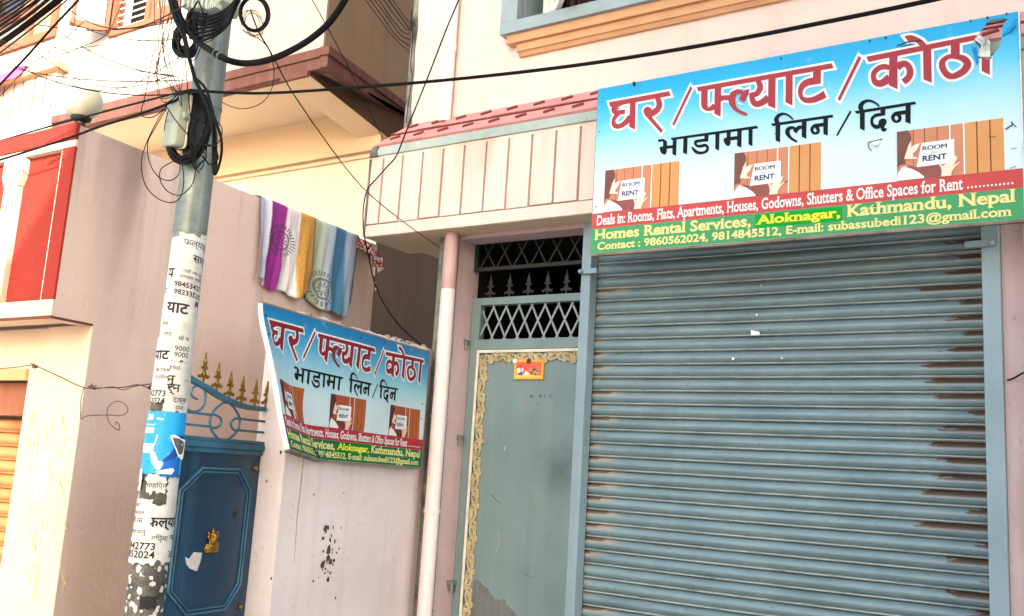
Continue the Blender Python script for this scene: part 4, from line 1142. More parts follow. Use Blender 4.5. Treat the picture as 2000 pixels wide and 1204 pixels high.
# ================================================================== lettering of the signs: outlines in millimetres on the sign face
HEAD = [
 ('P',[(74,915),(458,918),(469,888),(87,883)],[0,1,2,3]),
 ('P',[(213,901),(251,901),(253,717),(215,741)],[0,1,2,3]),
 ('S',[(162,898),(129,887),(111,868),(122,844),(151,840),(184,838)],[31,34,37,28,29,29]),
 ('S',[(144,833),(123,817),(111,793),(120,764),(146,754),(173,761),(199,778),(221,801)],[25,30,27,28,31,33,37,43]),
 ('S',[(382,897),(396,870),(400,841),(390,819),(366,804),(341,799)],[28,32,37,40,41,43]),
 ('P',[(302,824),(309,840),(326,846),(343,839),(354,826),(362,802),(357,779),(335,781),(315,797)],[]),
 ('P',[(305,811),(357,784),(361,773),(429,687),(417,673),(316,792)],[0,1,2,3,4,5]),
 ('P',[(587,927),(599,911),(496,702),(484,716)],[0,1,2,3]),
 ('P',[(624,912),(1364,914),(1375,885),(635,885)],[0,1,2,3]),
 ('S',[(671,906),(673,807),(681,782),(697,770),(718,774),(734,786)],[39,38,27,20,31,39]),
 ('P',[(730,911),(769,909),(769,714),(732,739)],[0,1,2,3]),
 ('P',[(767,839),(790,836),(822,832),(823,799),(788,808),(767,804)],[0,1,2,3,4,5]),
 ('P',[(811,816),(816,833),(830,851),(853,858),(873,857),(891,846),(897,838),(908,846),(924,851),(926,822),(913,798),(901,778),(872,798),(884,827),(868,831),(855,823),(851,800),(854,770),(866,748),(887,731),(923,709),(916,696),(882,713),(847,739),(823,770),(813,795)],[6,8,11,12,13,20,21]),
 ('S',[(972,895),(986,861),(986,838),(973,817),(954,812),(938,815)],[24,31,35,35,30,28]),
 ('S',[(942,825),(944,793),(955,766),(974,755),(999,759),(1035,780)],[28,28,30,35,39,47]),
 ('P',[(1032,896),(1072,897),(1072,713),(1032,737)],[0,1,2,3]),
 ('P',[(1126,892),(1163,892),(1163,714),(1126,741)],[0,1,2,3]),
 ('P',[(1269,902),(1311,903),(1309,811),(1269,820)],[0,1,2,3]),
 ('P',[(1272,853),(1236,850),(1212,839),(1197,819),(1192,795),(1194,769),(1205,742),(1224,723),(1250,714),(1282,713),(1313,720),(1339,731),(1324,770),(1297,756),(1266,746),(1237,747),(1221,756),(1216,771),(1220,792),(1233,807),(1254,812),(1299,812)],[0,11,12,21]),
 ('P',[(1499,928),(1513,914),(1407,699),(1395,713)],[0,1,2,3]),
 ('P',[(1536,916),(2126,932),(2135,906),(1548,886)],[0,1,2,3]),
 ('P',[(1648,918),(1687,918),(1686,714),(1645,743)],[0,1,2,3]),
 ('S',[(1650,835),(1622,846),(1596,842),(1576,824),(1571,797),(1581,771),(1603,760),(1625,766),(1650,785)],[21,30,31,30,24,28,38,42,46]),
 ('S',[(1684,831),(1702,842),(1718,843),(1735,830),(1744,805),(1743,781),(1732,762),(1713,748)],[45,37,33,28,30,33,36,36]),
 ('P',[(1805,921),(1843,922),(1843,721),(1806,745)],[0,1,2,3]),
 ('P',[(1718,990),(1751,989),(1779,972),(1805,949),(1825,917),(1792,920),(1776,944),(1756,957),(1737,959)],[0,4,5,8]),
 ('P',[(1931,919),(1971,920),(1970,835),(1931,849)],[0,1,2,3]),
 ('C',[(1950,836),(1920,841),(1895,826),(1891,802),(1899,773),(1916,747),(1937,737),(1960,742),(1986,756),(2001,778),(2000,799),(1982,822),(1950,836)],[23,25,28,29,28,30,30,35,37,37,31,29,22]),
 ('P',[(2066,924),(2102,924),(2098,715),(2064,741)],[0,1,2,3]),
]
SUB = [
 ('P',[(475,636),(973,633),(982,617),(485,621)],[0,1,2,3]),
 ('P',[(396,637),(431,637),(455,620),(457,593),(494,592),(495,573),(456,574),(455,550),(441,542),(422,555),(412,579),(413,591),(432,592),(431,622),(405,621)],[0,1,2,3,4,5,6,12,13,14]),
 ('P',[(490,631),(514,632),(514,524),(490,538)],[0,1,2,3]),
 ('P',[(554,629),(579,630),(579,523),(554,538)],[0,1,2,3]),
 ('P',[(677,628),(702,629),(702,584),(678,584)],[0,1,2,3]),
 ('P',[(681,603),(646,603),(627,602),(617,592),(620,576),(631,562),(650,554),(672,554),(685,555),(691,544),(684,534),(668,530),(648,534),(629,547),(612,565),(602,562),(613,541),(629,524),(651,515),(673,514),(695,520),(706,534),(706,549),(697,564),(681,573),(653,571),(641,573),(635,579),(642,585),(693,585)],[0,14,15,29]),
 ('P',[(741,626),(765,629),(765,521),(742,536)],[0,1,2,3]),
 ('P',[(805,627),(828,627),(828,591),(868,591),(868,570),(828,571),(828,550),(817,541),(802,549),(791,568),(789,583),(795,590),(806,591)],[0,1,2,3,4,5,12]),
 ('P',[(865,624),(890,626),(890,521),(866,535)],[0,1,2,3]),
 ('P',[(927,626),(950,627),(951,521),(929,534)],[0,1,2,3]),
 ('P',[(1051,633),(1369,633),(1375,617),(1058,617)],[0,1,2,3]),
 ('P',[(1074,631),(1100,634),(1100,521),(1076,535)],[0,1,2,3]),
 ('S',[(1087,627),(1078,651),(1087,669),(1105,677),(1124,675),(1144,663),(1159,648),(1167,637)],[20,25,23,17,11,10,9,8]),
 ('P',[(1214,597),(1199,599),(1189,597),(1182,591),(1171,599),(1157,603),(1139,600),(1128,589),(1126,574),(1131,557),(1146,538),(1164,522),(1186,508),(1193,516),(1176,529),(1160,544),(1152,560),(1150,575),(1157,584),(1169,584),(1168,574),(1185,557),(1194,570),(1203,578),(1214,580)],[0,3,12,13,19,20,21,24]),
 ('P',[(1212,628),(1238,630),(1237,521),(1213,536)],[0,1,2,3]),
 ('P',[(1276,597),(1327,596),(1327,576),(1279,576)],[0,1,2,3]),
 ('C',[(1282,586),(1266,573),(1269,554),(1282,544),(1296,549),(1296,565),(1282,586)],[20,18,15,13,18,16,17]),
 ('P',[(1323,630),(1347,631),(1346,522),(1324,535)],[0,1,2,3]),
 ('P',[(1456,641),(1464,632),(1395,512),(1388,520)],[0,1,2,3]),
 ('P',[(1480,634),(1766,638),(1771,623),(1488,618)],[0,1,2,3]),
 ('P',[(1505,635),(1529,635),(1528,522),(1505,537)],[0,1,2,3]),
 ('S',[(1515,630),(1508,653),(1517,670),(1535,678),(1553,677),(1572,667),(1587,654),(1599,640)],[18,24,23,17,13,10,9,8]),
 ('P',[(1604,635),(1628,635),(1626,588),(1604,589)],[0,1,2,3]),
 ('P',[(1607,604),(1581,605),(1567,597),(1557,584),(1555,566),(1559,546),(1570,531),(1585,523),(1605,526),(1607,514),(1614,506),(1624,504),(1631,508),(1636,520),(1627,520),(1620,529),(1629,541),(1633,554),(1630,566),(1620,573),(1605,572),(1596,564),(1594,550),(1590,544),(1581,546),(1572,554),(1569,566),(1572,578),(1581,585),(1594,587),(1616,588)],[0,8,13,15,22,30]),
 ('P',[(1675,600),(1724,601),(1724,579),(1677,579)],[0,1,2,3]),
 ('C',[(1678,590),(1663,577),(1665,559),(1677,547),(1692,552),(1694,570),(1678,590)],[21,19,15,13,18,16,18]),
 ('P',[(1722,630),(1746,631),(1744,525),(1720,540)],[0,1,2,3]),
]
TEAR = [(2090,982),(2102,991),(2117,992),(2142,991),(2162,990),(2182,981),(2169,973),(2167,962),(2154,944),(2150,930),(2152,905),(2151,885),(2140,842),(2120,823),(2108,807),(2102,787),(2084,800),(2054,809),(2041,812),(2054,836),(2058,853),(2049,879),(2034,897),(2050,921),(2068,951)]
LHAND = [(14, 79), (11, 68), (7, 43), (14, 41), (20, 40), (19, 44), (16, 45), (16, 52), (19, 57), (21, 65), (23, 71), (17, 69), (14, 65)]
RHAND = [(40, 26), (42, 19), (43, 10), (42, -1), (52, 0), (52, 6), (55, 15), (60, 24), (59, 25), (54, 19), (58, 34), (56, 38), (52, 33), (48, 26), (44, 20), (42, 25)]
HAIR = [(0, 100), (11, 100), (14, 89), (14, 78), (11, 64), (8, 44), (8, 33), (2, 32), (0, 21), (0, 66)]
SHIRT = [(0, 1), (1, 16), (5, 27), (8, 28), (10, 24), (14, 22), (21, 13), (26, 4), (26, 1)]
LOW = [(9, 31), (19, 24), (40, 25), (42, 13), (42, 0), (26, 1), (21, 13), (14, 22)]
CARDP = [(24,71),(55,71),(55,25),(19,24)]
PLANKS = [(16,0),(27,0),(39,0),(51,1),(64,1),(76,2),(88,2)]
SW, SH_ = 2.224, 1.0115
def catmull2(pts, closed, n=5):
    return [(p.x, p.y) for p in spline([(a, b, 0) for a, b in pts], n, closed)]
def smooth_poly(pts, corners):
    if corners is None: return catmull2(pts, True)
    if len(corners) == len(pts): return list(pts)
    if not corners: return catmull2(pts, True)
    out = []; m = len(pts); cs = list(corners)
    for k, c in enumerate(cs):
        nx_ = cs[(k+1) % len(cs)]
        seg = [c]; i = c
        while True:
            i = (i+1) % m; seg.append(i)
            if i == nx_: break
        if len(seg) == 2: out.append(pts[seg[0]])
        else: out += catmull2([pts[i] for i in seg], False, 4)[:-1]
    return out
def area2(p):
    return sum(p[i-1][0]*p[i][1]-p[i][0]*p[i-1][1] for i in range(len(p)))/2
def grow(poly, d):
    if area2(poly) < 0: poly = poly[::-1]
    out = []; m = len(poly)
    for i in range(m):
        a = Vector(poly[i-1]); b = Vector(poly[i]); c = Vector(poly[(i+1) % m])
        e1 = (b-a); e2 = (c-b)
        if e1.length < 1e-6 or e2.length < 1e-6: continue
        e1.normalize(); e2.normalize()
        n1 = Vector((e1.y, -e1.x)); n2 = Vector((e2.y, -e2.x))
        k = n1+n2
        if k.length < 0.2: k = n1
        k.normalize(); cc = max(0.55, k.dot(n1))
        out.append(tuple(b+k*(d/cc)))
    return out
def glyph_tris(data, extra=0.0):
    "list of (verts2d, faces) pieces in metres"
    res = []
    for kind, pts, wd in data:
        pts = [(a/1000, b/1000) for a, b in pts]
        if kind == 'P':
            poly = smooth_poly(pts, wd)
            if extra: poly = grow(poly, extra)
            tr = tessellate_polygon([[Vector((a, b, 0)) for a, b in poly]])
            res.append((poly, [tuple(t_) for t_ in tr]))
        else:
            closed = kind == 'C'
            if closed: pts = pts[:-1]; wd = wd[:-1]
            n = 5
            c = catmull2(pts, closed, n)
            m = len(pts); ws = []
            for i in range(m if closed else m-1):
                for k in range(n):
                    ws.append((wd[i]+(wd[(i+1) % m]-wd[i])*k/n)/1000)
            if not closed: ws.append(wd[-1]/1000)
            L = len(c); vs = []
            for i in range(L):
                a = Vector(c[i-1] if (closed or i > 0) else c[0]); b = Vector(c[(i+1) % L] if (closed or i < L-1) else c[L-1])
                d = (b-a).normalized(); nn = Vector((-d.y, d.x)); p = Vector(c[i])
                if not closed and extra:
                    if i == 0: p = p-d*extra
                    if i == L-1: p = p+d*extra
                h = ws[i]/2+extra
                vs.append(tuple(p+nn*h)); vs.append(tuple(p-nn*h))
            fs = []
            for i in range(L if closed else L-1):
                j = (i+1) % L
                fs.append((2*i, 2*i+1, 2*j+1, 2*j))
            res.append((vs, fs))
    return res
def text_tris(body, weight=0.0, spacing=1.0, shear=0.0):
    cu = bpy.data.curves.new('txt', 'FONT')
    cu.body = body; cu.size = 1.0; cu.offset = weight; cu.space_character = spacing; cu.shear = shear
    cu.resolution_u = 3
    o = bpy.data.objects.new('txt', cu); COL.objects.link(o)
    dg = bpy.context.evaluated_depsgraph_get()
    me = bpy.data.meshes.new_from_object(o.evaluated_get(dg))
    vs = [(v.co.x, v.co.y) for v in me.vertices]; fs = [tuple(p.vertices) for p in me.polygons]
    bpy.data.objects.remove(o); bpy.data.curves.remove(cu); bpy.data.meshes.remove(me)
    return vs, fs
def serifs(vs, fs, s=0.055, t_=0.062, lo=0.05, hi=0.26):
    "slab feet on the ends of the upright strokes"
    cnt = {}
    for f in fs:
        for i in range(len(f)):
            e = (f[i], f[(i+1) % len(f)]); k = (min(e), max(e)); cnt[k] = cnt.get(k, 0)+1
    res = []
    for (a, b), n in cnt.items():
        if n != 1: continue
        p, q = vs[a], vs[b]
        if abs(p[1]-q[1]) > 0.006: continue
        L = abs(p[0]-q[0])
        if not (lo < L < hi): continue
        y = (p[1]+q[1])/2; x0, x1 = min(p[0], q[0]), max(p[0], q[0])
        if abs(y) < 0.03: res.append((x0-s, x1+s, y, y+t_))
        elif y < -.1: res.append((x0-s*.6, x1+s, y, y+t_))
        elif abs(y-CAPH) < 0.03: res.append((x0-s, x1+s, y-t_, y))
        elif y > .42: res.append((x0-s*1.2, x1, y-t_, y))
    return res
_v, _f = text_tris('H')
CAPH = max(p[1] for p in _v)
def latin(body, u0, u1, v0, cap, weight=0.012, serif=True, spacing=1.0, shear=0.0, rise=0.0):
    "pieces for a line of text fitted between u0 and u1, base line at v0, capital height cap"
    vs, fs = text_tris(body, weight, spacing, shear)
    pieces = [(vs, fs)]
    if serif:
        for k, (a, b, c, d) in enumerate(serifs(vs, fs)):
            pieces.append(([(a, c), (b, c), (b, d), (a, d)], [(0,1,2,3)]))
    xs = [p[0] for p in vs]; xa, xb = min(xs), max(xs)
    sy = cap/CAPH; sx_ = (u1-u0)/(xb-xa)
    out = []
    for v_, f_ in pieces:
        out.append(([(u0+(x-xa)*sx_, v0+y*sy+rise*(x-xa)/(xb-xa)) for x, y in v_], f_))
    return out

def lay(name, pieces, mat, mapping, off, parent, cut=False, stack=0.00003, uv=False, solid=0.0):
    "put flat pieces on a sheet: mapping(u, v, off) gives the point in the scene"
    me = bpy.data.meshes.new(name)
    bm = bmesh.new()
    for k, (vs, fs) in enumerate(pieces):
        z = (k % 24)*stack
        bv = [bm.verts.new((p[0], p[1], z)) for p in vs]
        for f in fs:
            if len(set(f)) < 3: continue
            try: bm.faces.new([bv[i] for i in f])
            except ValueError: pass
    if cut:
        us = [0.05*i for i in range(1, 45)]; vv = [0.05*i for i in range(1, 20)]
        for u in us:
            bmesh.ops.bisect_plane(bm, geom=bm.verts[:]+bm.edges[:]+bm.faces[:], plane_co=(u,0,0), plane_no=(1,0,0))
        for v_ in vv:
            bmesh.ops.bisect_plane(bm, geom=bm.verts[:]+bm.edges[:]+bm.faces[:], plane_co=(0,v_,0), plane_no=(0,1,0))
    for f in bm.faces:
        if f.calc_area() > 1e-12 and f.normal.z < 0: f.normal_flip()
    ul = bm.loops.layers.uv.new('UVMap')
    for f in bm.faces:
        for l in f.loops: l[ul].uv = (l.vert.co.x/SW, l.vert.co.y/SH_)
    for v_ in bm.verts:
        v_.co = mapping(v_.co.x, v_.co.y, off+v_.co.z)
    bm.to_mesh(me); bm.free()
    me.materials.append(mat)
    o = bpy.data.objects.new(name, me); COL.objects.link(o)
    if solid:
        md = o.modifiers.new('thick', 'SOLIDIFY'); md.thickness = solid; md.offset = -1
    if parent is not None: attach(o, parent)
    return o

def print_mat(name, stops, rough=0.45, dirt=0.25):
    "printed vinyl: a vertical blend is part of the print itself"
    m, t, bs = newmat(name)
    uvn = t.nodes.new("ShaderNodeUVMap"); uvn.uv_map = 'UVMap'
    sx_ = t.nodes.new("ShaderNodeSeparateXYZ"); t.links.new(uvn.outputs[0], sx_.inputs[0])
    tc = t.nodes.new("ShaderNodeTexCoord")
    nz = _noise(t, _map(t, tc.outputs["Object"], (1,1,1)), 2.5, 5, 0.65)
    y = _math(t, 'ADD', sx_.outputs[1], _math(t, 'MULTIPLY', _math(t, 'SUBTRACT', nz, 0.5), 0.10))
    n = t.nodes.new("ShaderNodeValToRGB"); t.links.new(y, n.inputs[0])
    cr = n.color_ramp
    cr.elements[0].position = stops[0][0]; cr.elements[0].color = lin(stops[0][1])
    cr.elements[1].position = stops[-1][0]; cr.elements[1].color = lin(stops[-1][1])
    for p, c in stops[1:-1]:
        e = cr.elements.new(p); e.color = lin(c)
    d = _ramp(t, _noise(t, tc.outputs["Object"], 16, 4, .7), .58, .78)
    out = _mix(t, _math(t, 'MULTIPLY', d, dirt), n.outputs[0], lin('#d8dcd8'))
    t.links.new(out, bs.inputs["Base Color"])
    bs.inputs["Roughness"].default_value = rough
    bs.inputs["Specular IOR Level"].default_value = 0.2
    _bump(t, bs, _noise(t, tc.outputs["Object"], 5, 3), 0.25, 0.02)
    return m
def ink(name, col, col2=None, b=0.5, s=6):
    return surf(name, col, col2, rough=0.6, blotch=b, scale=s, bump=0.1, bump_scale=20, spec=0.15)
def palette(pre, d):
    P = {'bg': print_mat(pre+'_print', d['bg'])}
    for k, c in d.items():
        if k != 'bg': P[k] = ink(pre+'_'+k, *c) if isinstance(c, tuple) else ink(pre+'_'+k, c)
    return P
PAL1 = palette('faded', dict(bg=[(0.0,'#cfdbe2'),(0.42,'#c8dbe4'),(0.60,'#a4d2e2'),(0.78,'#5ab8da'),(0.92,'#279fd2'),(1.0,'#2296ca')],  # same print, paled: stronger light on the big sign is in its colours
    red=('#9c3a46','#8c323e'), white='#e2e4e4', black=('#0b0c10','#12141a'), band=('#bc4c4c','#ac4242'), green=('#4a9664','#3f885a'), bright='#079a2c', yellow='#dcd68e', lemon='#e4dc40',
    plank1=('#c48468','#b47458'), plank2=('#cc935f','#c08654'), gap='#5a281c', hair=('#6d4640','#8a6254'), skin=('#e6d4c4','#dcc4b0'), card='#e8eef0', shirt='#eceeee', navy='#2c3464', dark=('#8d5450','#7a4644')))
PAL2 = palette('deepened', dict(bg=[(0.0,'#c6d2d4'),(0.42,'#bcd0d6'),(0.60,'#98c2ce'),(0.78,'#4c9cc2'),(0.92,'#247cae'),(1.0,'#1f6ea4')],  # same print, deepened: weaker light on the small sign is in its colours
    red=('#7c2434','#6c1c2c'), white='#dcdedc', black=('#17181c','#202228'), band=('#a8303c','#9c2834'), green=('#1f6842','#185a38'), bright='#0a7a22', yellow='#d8d68e', lemon='#e2dc4c',
    plank1=('#9c4c34','#8c4028'), plank2=('#a45a34','#964c2c'), gap='#3a1810', hair=('#46282a','#5c3a34'), skin=('#d8b8a8','#cca894'), card='#d8dcdc', shirt='#d8dada', navy='#20244c', dark=('#6c3430','#5a2a28')))

def sign_print(S, P, mp, cut, tear=None):
    rect = lambda a, b, c, d: ([(a, c), (b, c), (b, d), (a, d)], [(0,1,2,3)])
    def grid_rect(a, b, c, d): return rect(a, b, c, d)
    outer = [(0,0),(SW,0),(SW,SH_),(0,SH_)]
    def minus_tear(poly_pieces): return poly_pieces
    if tear:
        hole = [(a/1000, b/1000) for a, b in tear]
        polys = [[Vector((a, b, 0)) for a, b in outer], [Vector((a, b, 0)) for a, b in reversed(hole)]]
        vs = outer+list(reversed(hole)); fs = [tuple(t_) for t_ in tessellate_polygon(polys)]
        pan = lay('panel', [(vs, fs)], P['bg'], mp, 0, S, cut, solid=.002)
    else:
        pan = lay('panel', [(outer, [(0,1,2,3)])], P['bg'], mp, 0, S, cut, solid=.002)
    lay('red_band', [rect(0.001, SW-.001, .1475, .239)], P['band'], mp, .0014, S, cut)
    lay('green_band', [rect(0.001, SW-.001, 0.001, .1465)], P['green'], mp, .0014, S, cut)
    lay('bright_green_box', [rect(.972, 1.419, .066, .139)], P['bright'], mp, .0024, S, cut)
    white = glyph_tris(HEAD, .0125); red = glyph_tris(HEAD)
    if tear:       # strokes end where the vinyl is torn away
        hole = [(a/1000, b/1000) for a, b in tear]
        hx = min(p[0] for p in hole)
        def keep(p):
            v_, f_ = p
            cx = sum(q[0] for q in v_)/len(v_); cy = sum(q[1] for q in v_)/len(v_)
            return p
        white = [clip_hole(p, hole) for p in white]; red = [clip_hole(p, hole) for p in red]
    lay('headline_outline', white, P['white'], mp, .0014, S, cut)
    lay('headline', red, P['red'], mp, .0028, S, cut)
    lay('subheading', glyph_tris(SUB), P['black'], mp, .0014, S, cut)
    lay('red_band_lettering', latin('Deals in: Rooms, Flats, Apartments, Houses, Godowns, Shutters & Office Spaces for Rent', .033, 1.972, .167, .058, .020)
        +[rect(1.99+k*.0168, 1.998+k*.0168, .168, .177) for k in range(12)], P['white'], mp, .0028, S, cut)
    lay('services_lettering', latin('Homes Rental Services,', .027, .951, .081, .057, .030), P['yellow'], mp, .0028, S, cut)
    lay('city_lettering', latin('Kathmandu, Nepal', 1.446, 2.186, .085, .057, .030), P['yellow'], mp, .0028, S, cut)
    lay('contact_lettering', latin('Contact : 9860562024, 9814845512, E-mail: subassubedi123@gmail.com', .044, 2.170, .020, .042, .026), P['yellow'], mp, .0028, S, cut)
    lay('place_name', latin('Aloknagar,', .983, 1.410, .086, .046, .030), P['lemon'], mp, .0036, S, cut)
    for (a, b) in ((.074, .535), (.854, 1.312), (1.681, 2.149)):
        c, d = .2395, .493
        f = lambda pts: [(a+(b-a)*x/100, c+(d-c)*min(100,max(0,y))/100) for x, y in pts]
        poly = lambda pts: (f(pts), [tuple(t_) for t_ in tessellate_polygon([[Vector((x, y, 0)) for x, y in f(pts)]])])
        pic = lay('picture', [rect(a, a+(b-a)*.635, c, d)], P['plank1'], mp, .0014, S, cut)
        def sub(name, pieces, mat, off):
            o = lay(name, pieces, mat, mp, off, None, cut)
            attach(o, pic)
            return o
        sub('light_planks', [rect(a+(b-a)*.635, b, c, d)], P['plank2'], .0014)
        gaps = []
        for x, kind in PLANKS:
            w_ = .0022 if kind == 0 else .0042
            if kind != 1: gaps.append(rect(a+(b-a)*x/100-w_/2, a+(b-a)*x/100+w_/2, c, d))
        sub('plank_gaps', gaps, P['gap'], .0022)
        sub('white_gaps', [rect(a+(b-a)*x/100-.003, a+(b-a)*x/100+.003, c if x > 60 else c+.18, d) for x, k in PLANKS if k == 1]+[rect(a+(b-a)*.395-.002, a+(b-a)*.395+.003, c, c+.03)], P['shirt'], .0024)
        sub('shadow', [poly(LOW)], P['dark'], .0030)
        sub('hair', [poly(HAIR)], P['hair'], .0036)
        sub('shirt', [poly(SHIRT)], P['shirt'], .0042)
        sub('card', [poly(CARDP)], P['card'], .0042)
        lx = lambda x: a+(b-a)*x/100
        ly = lambda y: c+(d-c)*y/100
        sub('card_lettering', sum([latin('ROOM', lx(25)+e_, lx(48)+e_, ly(55.5), (d-c)*.085, 0.0, False) for e_ in (-.0011, 0, .0011)], [])+latin('RENT', lx(24.8), lx(48), ly(34), (d-c)*.105, .03, False)
            +latin('for', lx(33), lx(40), ly(47), (d-c)*.06, -.006, False, shear=.3)+[rect(lx(24.5), lx(31), ly(49), ly(49)+.0012), rect(lx(42), lx(48), ly(49), ly(49)+.0012)], P['navy'], .0050)
        sub('hand', [poly(LHAND)], P['skin'], .0056); sub('hand', [poly(RHAND)], P['skin'], .0056)
    return pan

def point_in(p, poly):
    x, y = p; r_ = False; j = len(poly)-1
    for i in range(len(poly)):
        xi, yi = poly[i]; xj, yj = poly[j]
        if (yi > y) != (yj > y) and x < (xj-xi)*(y-yi)/(yj-yi)+xi: r_ = not r_
        j = i
    return r_
def clip_hole(piece, hole):
    "cut the part of a lettering piece that lies over the tear"
    vs, fs = piece
    if max(p[0] for p in vs) < min(p[0] for p in hole)-.005: return piece
    bm = bmesh.new()
    bv = [bm.verts.new((p[0], p[1], 0)) for p in vs]
    for f in fs:
        if len(set(f)) >= 3:
            try: bm.faces.new([bv[i] for i in f])
            except ValueError: pass
    x0, x1 = min(p[0] for p in hole)-.01, max(p[0] for p in hole)+.01
    u = x0
    while u < x1:
        bmesh.ops.bisect_plane(bm, geom=bm.verts[:]+bm.edges[:]+bm.faces[:], plane_co=(u,0,0), plane_no=(1,0,0)); u += .006
    y0, y1 = min(p[1] for p in hole)-.01, max(p[1] for p in hole)+.01
    u = y0
    while u < y1:
        bmesh.ops.bisect_plane(bm, geom=bm.verts[:]+bm.edges[:]+bm.faces[:], plane_co=(0,u,0), plane_no=(0,1,0)); u += .006
    bm.verts.ensure_lookup_table(); bm.verts.index_update()
    out = [tuple(v_.index for v_ in f.verts) for f in bm.faces if not point_in(f.calc_center_median()[:2], hole)]
    res = ([(v_.co.x, v_.co.y) for v_ in bm.verts], out)
    bm.free()
    return res

# ---- the big sign over the shutter
U0, V0, YS = -2.5842, 2.8766, 4.75
s1 = thing('shop_sign', 'big torn blue and white rental sign over the roller shutter', 'sign', (U0+SW/2, YS, V0))
def map1(u, v_, off):
    return Vector((U0+u, YS-off, V0+v_))
sign_print(s1, PAL1, map1, False, TEAR)
mb = MB()
fr = .028
mb.box(U0-.006, U0+SW+.006, YS+.004, YS+.035, V0-.012, V0+fr); mb.box(U0-.006, U0+SW+.006, YS+.004, YS+.035, V0+SH_-fr, V0+SH_)
mb.box(U0-.006, U0+fr, YS+.004, YS+.035, V0+fr, V0+SH_-fr); mb.box(U0+SW-fr, U0+SW+.006, YS+.004, YS+.035, V0+fr, V0+SH_-fr)
mb.box(U0+SW*.5-.014, U0+SW*.5+.014, YS+.004, YS+.035, V0+fr, V0+SH_-fr)
mb.build('frame', M['sign_frame'], s1)
mb = MB(); mb.box(U0-.003, U0+SW+.003, YS-.002, YS+.0035, V0-.014, V0-.001); mb.build('bottom_edge', M['sign_frame'], s1)
mb = MB(); mb.box(U0+SW+.0005, U0+SW+.006, YS-.003, YS+.0035, V0, V0+SH_); mb.build('white_edge', M['foil_white'], s1)
mb = MB()
for zz in (.05, .95): mb.box(U0+.3, U0+.33, YS+.036, 4.846 if zz < .9 else 5.07, V0+zz*SH_-.015, V0+zz*SH_+.015); mb.box(U0+1.8, U0+1.83, YS+.036, 4.846 if zz < .9 else 5.07, V0+zz*SH_-.015, V0+zz*SH_+.015)
mb.build('brackets', M['sign_frame'], s1)
def s1pt(px_, py_, off=0.0):
    p = at(px_, py_, YS); return Vector((p.x, YS-off, p.z))
# curled flaps round the tear
def curl(name, hinge, length, ang, mats, parent, wave=0.0, taper=.5, n=10):
    "strip hinged on the segment hinge, rolled outwards through ang radians"
    a, b = hinge; ax = (b-a); L = ax.length; ax.normalize()
    nrm = Vector((0,-1,0)); d = ax.cross(nrm).normalized()
    mb = MB(); vs = []; fs = []; m_ = 6
    for j in range(n+1):
        t_ = j/n; th = ang*t_
        p = d*(length/ang*math.sin(th)) + nrm*(length/ang*(1-math.cos(th)))
        tp = 1-taper*t_
        for i in range(m_+1):
            s_ = .5+(i/m_-.5)*tp
            vs.append(a+ax*(L*s_)+p+d*(wave*.006*math.sin(i*2.1+j))*t_+nrm*(.002+wave*.004*math.sin(i*1.7)*t_))
    for j in range(n):
        for i in range(m_):
            q = j*(m_+1)+i; fs.append((q, q+1, q+m_+2, q+m_+1))
    mb.add(vs, fs)
    o = mb.build(name, mats, parent, smooth=True, recalc=False)
    md = o.modifiers.new('thick', 'SOLIDIFY'); md.thickness = .0015
    return o
flapblue = ink('flap_blue', '#2a90d0'); 
curl('torn_flap', (s1pt(1918,90), s1pt(1903,78)), .055, 2.6, M['foil_white'], s1, 1.0, .2)
curl('torn_flap', (s1pt(1908,128), s1pt(1897,92)), .020, 1.4, flapblue, s1, .5, .3)
curl('torn_flap', (s1pt(1934,113), s1pt(1908,112)), .085, 1.0, M['foil_white'], s1, 1.6, .55)
curl('torn_flap', (s1pt(1957,72), s1pt(1984,35)), .030, 1.2, flapblue, s1, .5, .8)
curl('torn_flap', (s1pt(1700,276), s1pt(1722,272)), .040, .9, M['foil_white'], s1, .3, .75)
mb = MB(); random.seed(6)
def slit(pts, w_=.004):
    for (a, b), (c, d) in zip(pts[:-1], pts[1:]):
        p, q = s1pt(a, b, .0045), s1pt(c, d, .0045)
        dd = (q-p).normalized(); nn = Vector((-dd.z, 0, dd.x))
        mb.add([p-nn*w_*.3, q-nn*w_*.3, q+nn*w_*.7, p+nn*w_*.7], [(0,1,2,3)])
slit([(1695,280),(1705,277),(1724,273)], .005); slit([(1695,281),(1697,290),(1703,296)], .004)
slit([(1964,254),(1972,249),(1979,244),(1976,238)], .006); slit([(1979,244),(1985,250)], .004)
slit([(1752,91),(1770,84),(1800,80)], .006); slit([(1760,93),(1788,87)], .004)
slit([(1930,269),(1945,268)], .003); slit([(1975,292),(1986,290)], .003); slit([(1972,330),(1985,326)], .003)
slit([(1531,358),(1540,354)], .004); slit([(1170,257),(1172,259)], .006); slit([(1163,404),(1166,406)], .006); slit([(1161,348),(1160,351)], .004)
slit([(1512,262),(1524,260)], .003)
for (a, b) in ((1240,164),(1526,115),(1699,81),(1730,75),(1896,42),(1929,36),(1966,28)):
    blob(mb, s1pt(a, b, .0046), (1,0,0), (0,0,1.5), .005, 7, .0008)
mb.build('slits_and_screws', M['black_plastic'], s1)
mb = MB()
p = s1pt(1240,166); mb.box(p.x-.006, p.x+.006, YS-.02, YS-.005, p.z-.008, p.z+.012); mb.build('screw_head', M['black_plastic'], s1)

